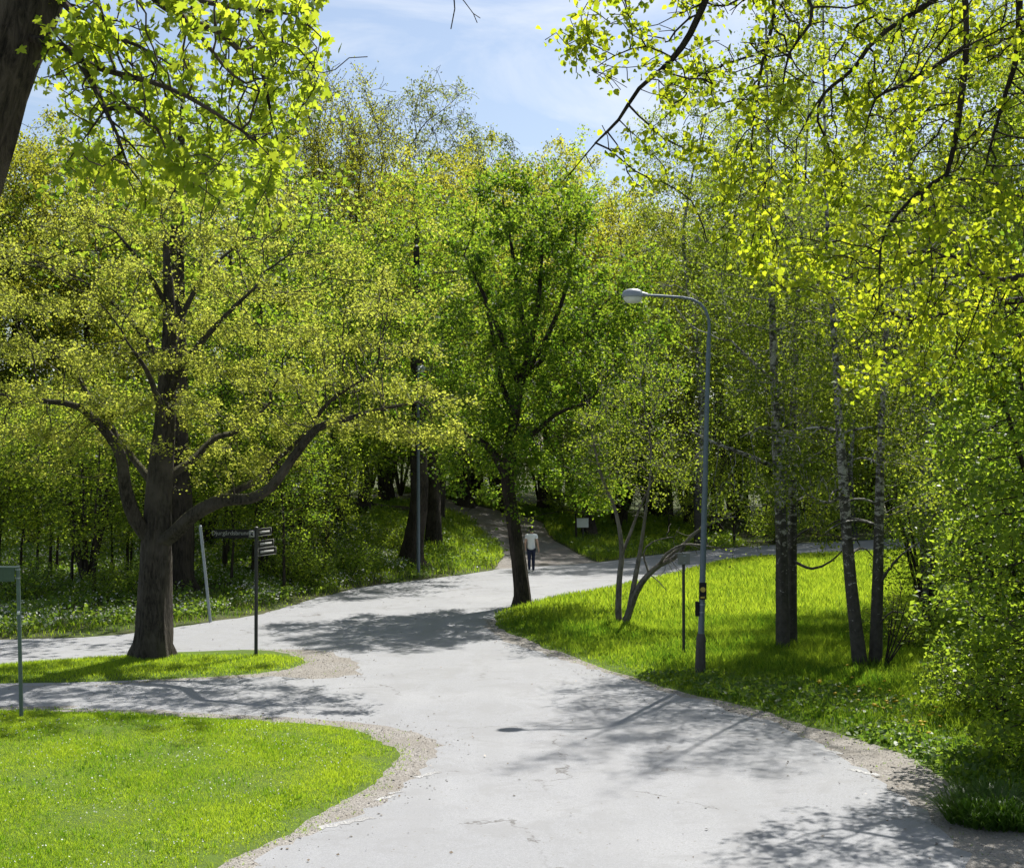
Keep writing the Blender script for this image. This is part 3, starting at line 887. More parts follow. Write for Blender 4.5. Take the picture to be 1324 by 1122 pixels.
# ---------------- birches of the meadow
def birch(base, track, r0, ells, label, natt, group, low=(), strand=1.0, per=13):
    sk = Skel(base, r0)
    n = len(track)
    rs = [r0 * (1.12 if i == 0 else (1 - .92 * (i / (n - 1)) ** .85)) for i in range(n + 1)]
    sk.poly([base] + track, rs, .4)
    for pts, rr in low: sk.poly(pts, rr, .22)
    tb = np.array(track)
    for k in range(9):
        z = rng.uniform(2.2, 8.5); i = int(np.argmin(abs(tb[:, 2] - z))); q = tb[i] * 1.0
        j = min(i + 1, len(tb) - 1)
        if tb[j][2] > tb[i][2]: q = tb[i] + (tb[j] - tb[i]) * np.clip((z - tb[i][2]) / (tb[j][2] - tb[i][2]), 0, 1)
        a = rng.uniform(0, 2 * PI); o = np.array([math.cos(a), math.sin(a), 0]); L_ = rng.uniform(.8, 1.9)
        sk.poly([q, q + o * L_ * .35 + [0, 0, .12], q + o * L_ * .7 + [0, 0, .1], q + o * L_ + [0, 0, -.1]], [.035, .026, .018, .009], .2)
    att = clump_pts(ells, natt, .2, 110)
    sk.grow(att, .3, 1.8, .5, (0, 0, .12), 160, 9000)
    sk.twigs(.35, .3, .009)
    strands(sk, .009, .17, strand)
    return finish_tree(sk, base, 'birch_tree', label, 'tree', 'birch', 'leaf_birch', dict(per=per, lump=1.5, spread=.16, size=.075, up=.1, droop=.7, out=.4), group=group, thr=.0085)

GB = 'birches standing in the meadow'
d1 = 8280 / (845 - 588)
b1 = PG(1013, 846); b1[2] -= .1
birch(b1, PL((1013, 835, d1), (1010, 700, d1), (1004, 560, d1), (999, 430, d1), (996, 300, d1), (992, 150, d1), (990, -50, d1 + .2), (992, -200, d1 + .3)), .19,
      [E(985, 370, d1, 2.0, 1.8, 2.4, 6), E(985, 90, d1, 1.2, 1.2, 3.0, .7), E(930, 400, d1, 1.3, 1.5, 1.8, 1.6), E(1015, 520, d1 - .6, 1.3, 1.2, 1.5, 2.2), E(950, 640, d1 - 1, 1.1, 1.1, .6, .4)],
      'white barked birch with a black base, nearest the street lamp, pressed against a darker trunk', 3000, GB,
      low=[(PL((1006, 610, d1), (970, 590, d1 - .6), (930, 575, d1 - 1.1), (890, 556, d1 - 1.5)), [.06, .05, .035, .02]),
           (PL((1002, 500, d1), (975, 470, d1 - .5), (945, 440, d1 - .6)), [.05, .035, .02])], strand=1.3)
b2 = PG(1024, 843); b2[2] -= .1
birch(b2, PL((1024, 832, d1 + .5), (1024, 700, d1 + .5), (1025, 560, d1 + .6), (1030, 420, d1 + .8), (1038, 280, d1 + 1), (1046, 120, d1 + 1.2), (1050, -60, d1 + 1.3)), .17,
      [E(1050, 370, d1 + 1.2, 1.8, 1.8, 2.2, 5), E(1080, 480, d1 + 1, 1.4, 1.4, 1.8, 2.4), E(1050, 90, d1 + 1.2, 1.2, 1.2, 3, .6), E(1058, 650, d1, .9, 1.0, .8, .5)],
      'darker straight birch trunk touching the right side of the white birch nearest the lamp', 2600, GB,
      low=[(PL((1026, 720, d1 + .5), (1050, 735, d1 - .2), (1075, 725, d1 - .5), (1095, 705, d1 - .8)), [.04, .032, .022, .012]),
           (PL((1025, 600, d1 + .5), (1060, 585, d1 + .8), (1090, 570, d1 + 1.1)), [.045, .03, .015])], strand=1.1)
d3 = 8280 / (864 - 588)
b3 = PG(1114, 864); b3[2] -= .1
birch(b3, PL((1112, 850, d3), (1106, 800, d3), (1097, 720, d3), (1091, 640, d3), (1086, 560, d3), (1082, 490, d3), (1076, 400, d3), (1070, 300, d3), (1066, 150, d3), (1064, -20, d3), (1064, -150, d3)), .18,
      [E(1080, 370, d3, 1.7, 1.7, 2.0, 5), E(1120, 470, d3 - .4, 1.3, 1.2, 1.6, 2.2), E(1070, 90, d3, 1.2, 1.2, 2.6, .6), E(1050, 600, d3 - .7, .8, .9, .8, .5)],
      'curved white birch leaning left, sharing its foot with a straighter birch', 2400, GB,
      low=[(PL((1090, 640, d3), (1070, 650, d3 - .5), (1045, 640, d3 - .9)), [.04, .03, .014])], strand=1.1, per=10)
b4 = PG(1133, 863); b4[2] -= .1
birch(b4, PL((1133, 850, d3 + .1), (1135, 760, d3 + .1), (1136, 680, d3 + .1), (1138, 600, d3 + .1), (1141, 520, d3 + .2), (1147, 400, d3 + .3), (1153, 280, d3 + .4), (1158, 120, d3 + .5), (1160, -60, d3 + .5)), .165,
      [E(1160, 370, d3 + .4, 1.7, 1.7, 2.1, 5), E(1175, 480, d3 - .2, 1.1, 1.1, 1.5, 1.6), E(1160, 90, d3 + .4, 1.2, 1.2, 2.8, .6), E(1190, 620, d3 - .3, 1.0, 1.0, .9, .8)],
      'straight dark-footed birch rightmost of the meadow birches, with side twigs low on its trunk', 2400, GB,
      low=[(PL((1136, 760, d3), (1150, 735, d3 - .2), (1168, 715, d3 - .4), (1190, 700, d3 - .5)), [.04, .03, .02, .01]),
           (PL((1135, 800, d3), (1155, 790, d3 - .3), (1175, 796, d3 - .5)), [.025, .018, .01])], strand=1.1, per=7)

# twiggy sucker beside the rightmost birch
def sucker():
    d = d3 - .3
    base = PG(1142, 868); base[2] -= .03
    sk = Skel(base, .03)
    for (x, y) in ((1156, 770), (1172, 778), (1184, 800), (1150, 800), (1166, 760), (1190, 775)):
        sk.poly(PL((1142, 866, d), ((1142 + x) / 2 + 2, (868 + y) / 2, d - .1), (x, y, d - .3)), [.02, .014, .007], .12)
    att = clump_pts([E(1170, 790, d, .5, .5, .7, 1)], 160, .3, 20)
    sk.grow(att, .12, .8, .2, (0, 0, .2), 60, 900, from_r=.018)
    finish_tree(sk, base, 'twiggy_shrub', 'small sparse twiggy shrub growing at the foot of the rightmost birch', 'shrub', 'bark_dark', 'leaf_birch',
                dict(per=.45, spread=.04, size=.06), thr=.008)
sucker()

# ---------------- leafy young trees and bushes on the right edge
def right_bush(base, h, ells, natt, label, nst=4, lsize=.10, per=2.6):
    sk = Skel(base, .09)
    for k in range(nst):
        a = k * 2 * PI / nst + rng.uniform(0, 1)
        o = np.array([math.cos(a), math.sin(a), 0])
        sk.poly([base, base + o * .25 + [0, 0, h * .2], base + o * .5 + [0, 0, h * .5], base + o * (.9 + .3 * rng.uniform()) + [0, 0, h * (.75 + .2 * rng.uniform())]], [.08, .065, .045, .02], .25)
    att = clump_pts(ells, natt, .2, 110)
    # flatten clumps into level sprays
    att[:, 2] = att[:, 2] + .25 * (np.round(att[:, 2] / .45) * .45 - att[:, 2])
    sk.grow(att, .2, 1.3, .3, (0, 0, -.05), 140, 10000)
    sk.twigs(.6, .3, .008)
    return finish_tree(sk, base, 'leafy_bush', label, 'bush', 'bark_dark', 'leaf_bush', dict(per=per * 4.6, lump=1.0, spread=.11, size=lsize, up=1.1, out=.6, droop=.1), thr=.0085)

br1 = G(8.25, 20.6)
right_bush(br1, 7.2, [(tuple(br1 + [0, 0, 3.4]), (1.7, 1.7, 3.0), 6, .45), (tuple(br1 + [-.6, -.1, 1.4]), (.9, 1.1, .9), 1.8, .5), (tuple(br1 + [-.4, .5, 5.6]), (1.5, 1.4, 1.4), 2.0, .45), (tuple(br1 + [.6, -1.4, 1.8]), (1.2, 1.0, 1.4), 2, .5), (tuple(br1 + [-.9, -.6, .7]), (1.0, 1.0, .6), 1.2, .5)], 6500,
           'leafy bush hanging down to the grass at the right edge, just behind the dandelions')
br2 = G(12.2, 27.5)
right_bush(br2, 8, [(tuple(br2 + [0, 0, 4.6]), (2.3, 2.2, 3.8), 6, .45), (tuple(br2 + [-1.2, -.2, 2.4]), (1.3, 1.4, 1.6), 2, .5), (tuple(br2 + [-.4, 0, 7.6]), (2.0, 2.0, 1.6), 2, .45), (tuple(br2 + [-1.6, -.6, 1.0]), (1.2, 1.2, .9), 1.2, .5)], 5600,
           'dense bush behind the one at the right edge, filling the gap beside the rightmost birch', lsize=.12)

def sedge_tuft():
    """dark arching grass clump at the lower right edge"""
    base = PG(1292, 1062)
    n = 1500
    V = []; Fc = []; tone = []
    root = thing('grass_tussock', base, 'big dark tussock of arching grass at the lower right edge beside the gravel', 'grass tussock')
    vs = []
    a = rng.uniform(0, 2 * PI, n); r0 = rng.uniform(0, .42, n) ** .8
    lean = rng.uniform(.05, .6, n); h = rng.uniform(.3, .75, n); w = rng.uniform(.006, .013, n)
    ox = np.cos(a) * r0 * 1.3; oy = np.sin(a) * r0
    da = a + rng.normal(size=n) * .6
    dx, dy = np.cos(da), np.sin(da)
    px, py = -dy, dx
    def row(t, drop, wf):
        cx = ox + dx * lean * t; cy = oy + dy * lean * t; cz = h * (t - drop * t * t)
        return np.stack([cx - px * w * wf, cy - py * w * wf, cz], -1), np.stack([cx + px * w * wf, cy + py * w * wf, cz], -1)
    rows = [row(0, 0, 1), row(.4, .2, .9), row(.75, .35, .65), row(1.0, .5, .08)]
    V = np.stack([q for r in rows for q in r], 1).reshape(-1, 3)
    b0 = np.arange(n)[:, None] * 8
    q = np.concatenate([b0 + np.array([[2 * i, 2 * i + 1, 2 * i + 3, 2 * i + 2]]) for i in range(3)])
    link('blades', mesh_np('blades', V, q, attr=np.tile(rng.uniform(0, .35, n), 3)), M['ground_plant'], root)
sedge_tuft()

# ---------------- lime tree outside the frame on the right, its boughs hanging into view
def lime_overhang():
    base = G(11.2, 16.5)
    sk = Skel(base, .40)
    sk.poly([base, base + [0, 0, 2], base + [-.1, 0, 5], base + [-.3, 0, 8], base + [-.2, .1, 12], base + [0, 0, 16]], [.42, .36, .33, .28, .2, .08], .4)
    B = lambda pts, rs: sk.poly([np.array(p, float) for p in pts], rs, .3)
    B([(11, 16.5, 6.5), (9.2, 15.6, 9.0), (7, 14.6, 10.8), (4.5, 13.9, 11.2), (2.4, 13.4, 10.4)], [.2, .17, .14, .10, .06])
    B([(11, 16.5, 5.5), (9.4, 15.4, 8.2), (7.6, 14.6, 10), (6.2, 14.2, 10.3), (5.2, 14.2, 9.8)], [.17, .14, .11, .08, .05])
    B([(11, 16.5, 4.6), (9, 15.4, 6.2), (7.4, 14.8, 6.8), (6.4, 14.6, 6.75)], [.13, .10, .07, .045])
    B([(11, 16.5, 5.0), (9.6, 18.4, 6.5), (7.9, 20.4, 6.9), (6.2, 21.6, 6.7)], [.12, .09, .06, .03])
    L = lambda pts, rs: sk.poly(PL(*pts), [r * .62 for r in rs], .18)
    L([(930, -40, 13.4), (907, 12, 13.4), (870, 75, 13.4), (826, 115, 13.3), (800, 155, 13.3), (770, 185, 13.2), (745, 215, 13.2), (726, 236, 13.1)], [.05, .042, .036, .03, .022, .016, .010, .006])
    L([(870, 75, 13.4), (835, 60, 13.2), (795, 72, 13.1), (765, 92, 13)], [.016, .013, .010, .006])
    L([(1165, -40, 14), (1146, 40, 14), (1105, 88, 13.9), (1075, 112, 13.9), (1055, 135, 13.8), (1030, 180, 13.8)], [.05, .042, .035, .028, .02, .01])
    L([(1250, -60, 14), (1249, 60, 14), (1241, 140, 13.9), (1232, 195, 13.8), (1224, 226, 13.8), (1190, 246, 13.7), (1152, 288, 13.6), (1138, 325, 13.6), (1135, 400, 13.5), (1108, 442, 13.5)], [.055, .05, .042, .036, .032, .026, .02, .015, .010, .006])
    L([(1249, 60, 14), (1205, 88, 13.8), (1158, 114, 13.6), (1132, 128, 13.5), (1118, 172, 13.4)], [.04, .03, .024, .018, .01])
    L([(1330, -40, 14.3), (1316, 60, 14.2), (1300, 122, 14.2), (1286, 170, 14.1), (1270, 230, 14)], [.05, .04, .03, .02, .01])
    L([(1340, 378, 14.6), (1300, 362, 14.5), (1265, 350, 14.4), (1228, 330, 14.3), (1180, 345, 14.2)], [.045, .036, .028, .018, .01])
    L([(1010, -60, 14.3), (1000, 0, 14.3), (986, 80, 14.3), (976, 140, 14.3), (970, 205, 14.2)], [.04, .03, .022, .014, .008])
    L([(1205, 250, 13.7), (1200, 300, 13.8), (1205, 360, 13.8), (1190, 420, 13.8)], [.02, .014, .01, .006])
    L([(1060, -50, 13.2), (1050, 10, 13.2), (1020, 70, 13.1), (1010, 130, 13)], [.03, .024, .016, .008])
    # leaf clouds hung round those boughs: outline of the spray in view
    out_x = [725, 760, 800, 850, 900, 950, 1000, 1050, 1100, 1150, 1200, 1260, 1330, 1420]
    low_y = [60, 130, 130, 190, 250, 320, 330, 360, 430, 500, 480, 480, 470, 480]
    att = []
    cl = []
    while len(cl) < 270:
        px = rng.uniform(752, 1430); py = rng.uniform(-120, 520); d = rng.uniform(12.6, 16.2)
        if py < np.interp(px, out_x, low_y) and rng.uniform() < np.interp(px, [725, 860, 1000, 1430], [.45, .6, .85, 1]):
            cl.append(PD(px, py, d))
    for c in cl:
        att.append(c + rng.normal(size=(9, 3)) * np.array([.26, .26, .16]))
    att.append(clump_pts([((6.9, 21.0, 6.8), (2.2, 1.5, 1.1), 1, .5), ((8.6, 19.6, 6.9), (1.4, 1.2, .8), .5, .5)], 2400, .2, 40))
    att = np.concatenate(att)
    hi = clump_pts([((10, 16.3, 12), (4.5, 4.5, 4), 1, .4)], 700, .2, 40)
    sk.grow(np.concatenate([att, hi]), .16, 2.0, .27, (0, 0, -.12), 200, 9000)
    sk.twigs(.5, .22, .007, droop=.15)
    finish_tree(sk, base, 'lime_tree', 'lime tree rooted outside the right edge, its sunlit drooping boughs filling the upper right corner', 'tree', 'bark_dark', 'leaf_lime',
                dict(per=7.4, lump=1.1, spread=.07, size=.066, shape='oval', up=.3, droop=.9, out=.5), thr=.0075)
lime_overhang()

# ---------------- leaning maple on the left edge, close to the camera
def left_maple():
    d = 10.0
    t0 = PD(8, 0, d); t1 = PD(-70, 230, d)
    dirn = (t1 - t0) / np.linalg.norm(t1 - t0)
    base = t1 + dirn * (t1[2] / -dirn[2]); base[2] = -.1; base[1] = d
    sk = Skel(base, .46)
    top = t0 - dirn * 1.2
    sk.poly([base, base + (t1 - base) * .12, base + (t1 - base) * .5, t1, t0, top, top + [.5, .2, 2.2], top + [.8, .5, 5]], [.50, .43, .41, .385, .375, .33, .25, .1], .25)
    L = lambda pts, rs: sk.poly(PL(*pts), [r * .72 for r in rs], .13)
    L([(40, 40, d), (82, 62, d - .3), (112, 82, d - .5), (150, 95, d - .6), (200, 108, d - .7), (242, 125, d - .8), (290, 154, d - .8), (330, 182, d - .8), (352, 205, d - .8)], [.045, .040, .036, .030, .025, .020, .014, .009, .005])
    L([(100, 74, d - .4), (122, 112, d - .6), (136, 142, d - .7), (152, 175, d - .8), (166, 215, d - .9), (182, 236, d - .9)], [.03, .026, .02, .014, .009, .005])
    L([(136, 142, d - .7), (170, 141, d - .8), (204, 168, d - .9), (219, 205, d - .9), (248, 232, d - .9)], [.02, .017, .012, .008, .005])
    L([(136, 142, d - .7), (105, 185, d - .8), (85, 212, d - .8)], [.014, .009, .005])
    L([(50, -20, d), (82, 4, d - .1), (104, 26, d - .2), (135, 44, d - .2), (180, 60, d - .3), (230, 90, d - .3)], [.045, .038, .03, .022, .014, .006])
    top2 = PD(150, -120, d - .3)
    sk.poly([top, (top + top2) / 2 + [0, 0, .3], top2], [.14, .11, .085], .2)
    L([(150, -120, d - .3), (190, -15, d - .4), (232, 20, d - .5), (282, 42, d - .5), (312, 68, d - .5), (338, 92, d - .5), (350, 140, d - .5)], [.05, .042, .034, .028, .022, .016, .007])
    L([(232, 20, d - .5), (262, 50, d - .6), (288, 84, d - .7), (318, 108, d - .7), (345, 100, d - .8)], [.024, .018, .013, .009, .005])
    L([(190, -15, d - .4), (270, 4, d - .1), (330, 14, d), (380, 20, d + .1), (415, 48, d + .2)], [.03, .024, .018, .012, .006])
    L([(312, 68, d - .5), (345, 55, d - .3), (385, 62, d - .2), (412, 98, d - .1)], [.015, .012, .009, .005])
    L([(338, 92, d - .5), (345, 125, d - .4), (352, 158, d - .4), (362, 190, d - .4)], [.012, .009, .007, .004])
    # a long thin bough above the frame ends in the bare twig seen against the sky
    L([(190, -130, d - .3), (380, -90, d + .3), (520, -60, d + .6), (578, -22, d + .7), (588, 12, d + .7), (583, 38, d + .7)], [.04, .03, .02, .010, .007, .005])
    L([(578, -22, d + .7), (600, 2, d + .7), (612, 18, d + .7), (621, 24, d + .7)], [.006, .005, .004, .003])
    L([(612, 18, d + .7), (617, 30, d + .7)], [.004, .003])
    oxx = [60, 90, 130, 180, 240, 300, 340, 370, 400, 432]; loy = [150, 190, 240, 262, 262, 282, 262, 215, 150, 110]
    cl = []
    while len(cl) < 135:
        px = rng.uniform(70, 436); py = rng.uniform(-80, 290); dd = rng.uniform(8.6, 11.6)
        if py < np.interp(px, oxx, loy) - 12: cl.append(PD(px, py, dd))
    att = np.concatenate([c + rng.normal(size=(8, 3)) * .12 for c in cl])
    hi = clump_pts([(tuple(top + [.5, 1.0, 4]), (3.4, 3.4, 2.4), 1, .4)], 500, .2, 30)
    n0 = len(sk.p)
    # the bare twig stays bare
    bare = set(i for i in range(n0) if sk.p[i][0] > PD(450, 0, d)[0])
    rsave = {i: sk.r[i] for i in bare}
    for i in bare: sk.r[i] = 99
    sk.grow(np.concatenate([att, hi]), .12, 1.6, .20, (0, 0, -.05), 200, 7000)
    for i in bare: sk.r[i] = rsave[i]
    sk.noleaf = bare | {i for i in range(n0, len(sk.p)) if sk.p[i][0] > PD(445, 0, d)[0] and sk.p[i][2] < 9.2}
    sk.twigs(.22, .16, .0065)
    root = finish_tree(sk, base, 'maple_tree', 'leaning maple with furrowed dark trunk cut off by the upper left corner of the photo', 'tree', 'bark_rough', 'leaf_star',
                dict(per=4.6, lump=.8, spread=.06, size=.067, shape='star', up=.35, droop=.6, out=.3), thr=.007)
left_maple()

# ------------------------------------------------------------------ the wood behind: kinds built once, then copied tree by tree
PROTO = {}
def proto(kind, seeds, r0, ells, natt, D, bark, leafm, leaf, thr, name='broadleaf_tree', cat='tree', trop=(0, 0, .1), tw=(.5, .4, .010), strand=None, clump=.2, nclump=120, from_r=9, root_p=(0, 0, 0), kd=1.7):
    sk = Skel(root_p, r0)
    for pts, rs in seeds: sk.poly(pts, rs, .45 if r0 > .12 else .25)
    att = clump_pts(ells, natt, clump, nclump)
    sk.grow(att, D, D * 6, D * kd, trop, 160, 9000, from_r=from_r)
    if tw: sk.twigs(*tw)
    if strand: strands(sk, *strand)
    PROTO[kind] = [finish_tree(sk, (0, 0, 0), name, '-', cat, bark, leafm, leaf, thr=thr), False]

def tr(h, lean=0, r=.3, n=6, wob=.15):
    pts = [np.array([lean * (i / (n - 1)) ** 1.3 + (rng.normal() * wob if 0 < i else 0), (rng.normal() * wob if 0 < i else 0), h * i / (n - 1)]) for i in range(n)]
    rs = [r * (1.25 if i == 0 else (1 - .85 * i / (n - 1))) for i in range(n)]
    return (pts, rs)

proto('green', [tr(14, .4, .36)], .45, [((0, 0, 11.5), (4.6, 4.6, 6.0), 8, .4), ((0, 0, 6), (4.2, 4.2, 2.2), 2, .4)], 4200, .42, 'bark_dark', 'leaf_elm',
      dict(per=13, lump=2.4, spread=.22, size=.16, up=.6, out=.4), .0105)
proto('gold', [tr(15, -.6, .38)], .45, [((0, 0, 12.5), (4.8, 4.8, 6.2), 8, .4), ((.5, 0, 7), (4.4, 4.2, 2.5), 2, .4)], 4600, .42, 'bark_dark', 'leaf_wood',
      dict(per=16, lump=2.2, spread=.2, size=.14, up=.5, out=.3), .0105)
proto('bare', [tr(11, .3, .30)] + [([(0, 0, 5 + k * .7), (math.cos(k * 2.4) * 1.1, math.sin(k * 2.4) * 1.1, 8.5 + k * .7), (math.cos(k * 2.4) * 2.0, math.sin(k * 2.4) * 2.0, 13.5 + k * .5), (math.cos(k * 2.4) * 2.5, math.sin(k * 2.4) * 2.5, 18)], [.11, .085, .055, .02]) for k in range(7)], .4,
      [((0, 0, 14.5), (3.6, 3.6, 6.5), 8, .55)], 3800, .42, 'bark_dark', 'leaf_wood',
      dict(per=7, lump=2.0, spread=.2, size=.12, minr=.012), .010, trop=(0, 0, .55), tw=(1.3, .9, .010, 3, -.2, .7))
proto('grey', [tr(16, .8, .34)], .42, [((.5, 0, 15), (3.6, 3.4, 5.6), 8, .4), ((1.5, 0, 9), (3.4, 3, 2.5), 2, .4), ((-1.5, .5, 19.5), (1.8, 1.8, 2.0), 2, .4)], 2600, .42, 'bark_dark', 'leaf_willow',
      dict(per=6, lump=1.8, minr=.010, spread=.15, size=.13, up=.1, droop=.8, out=.4), .0105, strand=(.010, .35, 1.7, .3), nclump=60, clump=.16)
proto('weeping', [tr(17, .4, .22)], .27, [((0, 0, 12.5), (2.8, 2.8, 6.8), 8, .4)], 3000, .4, 'birch', 'leaf_birch',
      dict(per=11, lump=1.8, spread=.17, size=.11, up=.1, droop=.7, out=.4), .0105, name='birch_tree', strand=(.010, .45, 1.8, .26))
hz = []
for k in range(7):
    a = k * .9 + rng.uniform(0, .4); o = np.array([math.cos(a), math.sin(a), 0])
    hz.append(([(0, 0, 0), o * .2 + [0, 0, .7], o * .55 + [0, 0, 2.2], o * (1.0 + .3 * (k % 2)) + [0, 0, 4.0], o * 1.5 + [0, 0, 5.2]], [.08, .075, .06, .035, .012]))
proto('hazel', hz, .09, [((0, 0, 4.2), (2.4, 2.4, 2.3), 6, .42), ((0, 0, 2.3), (2.1, 2.1, .9), 2, .5)], 2600, .26, 'bark_dark', 'leaf_bush',
      dict(per=6.5, lump=1.3, spread=.14, size=.115, up=1.0, out=.5), .0095, name='hazel_shrub', cat='shrub', trop=(0, 0, 0))
lo = []
for k in range(6):
    a = k * 1.05 + rng.uniform(0, .4); o = np.array([math.cos(a), math.sin(a), 0])
    lo.append(([(0, 0, 0), o * .3 + [0, 0, .4], o * .8 + [0, 0, 1.0]], [.03, .024, .01]))
proto('low', lo, .035, [((0, 0, 1.0), (1.3, 1.3, .8), 5, .45)], 1200, .16, 'bark_dark', 'leaf_bush',
      dict(per=7, gap=.1, spread=.09, size=.09, up=.9, out=.5), .009, name='low_shrub', cat='shrub', trop=(0, 0, .1))
proto('sapling', [tr(7.5, .3, .07, 7, .08)], .09, [((0, 0, 5.2), (1.9, 1.9, 2.8), 6, .42), ((0, 0, 2.6), (1.4, 1.4, 1.0), 1.5, .5)], 2000, .26, 'bark_dark', 'leaf_elm',
      dict(per=6.5, lump=1.3, spread=.14, size=.115, up=.8, out=.5), .0095, name='young_tree', trop=(0, 0, .05))
# old trees whose lower trunks show under the leaves
proto('flared', [([(0, 0, -.1), (.02, 0, .35), (.1, 0, 1.2), (.3, 0, 3), (.3, .1, 6), (.2, .1, 10), (.2, 0, 15)], [.85, .55, .44, .38, .33, .25, .08])], .85,
      [((0, 0, 11), (4.8, 4.4, 5.4), 8, .4), ((0, -.5, 6), (3.8, 3.4, 1.6), 2, .4)], 4200, .42, 'bark_dark', 'leaf_elm', dict(per=12, lump=2.4, spread=.22, size=.16, up=.6, out=.4), .0105)
proto('leaner', [([(0, 0, -.1), (-.05, 0, .6), (-.45, 0, 3), (-1.0, 0, 6), (-1.3, 0, 10), (-1.0, 0, 15)], [.5, .42, .36, .31, .24, .08])], .5,
      [((-1, 0, 11.5), (4.4, 4.4, 5.6), 8, .4)], 4200, .42, 'bark_dark', 'leaf_wood', dict(per=12, lump=2.4, spread=.22, size=.15, up=.6, out=.4), .0105)

proto('bole', [([(0, 0, -.1), (0, 0, .4), (.05, 0, 2), (.15, .05, 5), (.1, .1, 9), (0, 0, 13)], [.48, .36, .32, .28, .2, .06])], .48,
      [((0, 0, 10.8), (3.5, 3.4, 3.4), 8, .4)], 2400, .42, 'bark_dark', 'leaf_elm', dict(per=5, gap=.25, spread=.22, size=.19, up=.6, out=.4), .0105)

def put(kind, px, d, sc, label, rz=None, group=None, sz=None):
    while d < yedge((px - W / 2) / F * d) + 1.2 and d > 34 and not (0 < (px - W / 2) / F * d and d < 48): d += .5
    loc = GX(px, d, -.05)
    rz = rng.uniform(0, 2 * PI) if rz is None else rz
    s = (sc, sc, sc * (sz or 1))
    pr = PROTO[kind]
    if not pr[1]:
        o = pr[0]; pr[1] = True
        o.location = [float(v) for v in loc]; o.rotation_euler = (0, 0, rz); o.scale = s; o['label'] = label
        if group: o['group'] = group
        return o
    return copy_tree(pr[0], loc, rz, s, label, group)

GW = 'trees of the wood behind the road'
# trees whose trunks can be told apart
put('flared', 533, 54.5, .88, 'old tree with flared dark trunk right behind the bluish lamp post on the grass bank', 0.2, GW)
put('bole', 234, 43, 1.15, 'thick dark trunk seen just to the right of the broad maple trunk, behind it', 2.2, GW)
put('leaner', 603, 77, 1.0, 'dark trunk leaning left at the top of the footpath', 0, GW)
put('gold', 563, 68, .95, 'dark trunk half hidden between the flared trunk and the leaning trunk', None, GW)
put('bole', 336, 46, .72, 'dark trunk seen behind the finger signpost', None, GW)
put('sapling', 349, 48, 1.15, 'thin tree close beside the trunk behind the finger signpost', None, GW)
put('sapling', 291, 47, 1.2, 'thin dark tree between the leaning grey post and the finger signpost', None, GW)
put('bole', 926, 77, 1.15, 'dark forked trunk seen just right of the street lamp pole, across the far road', None, GW)
put('bole', 893, 81, 1.1, 'dark trunk left of the street lamp pole behind the far road', None, GW)
put('green', 640, 90, .95, 'tall green tree closing the view behind the top of the footpath', None, GW)
put('gold', 470, 66, .74, 'yellow-green tree on the bank above the fallen log', None, GW)
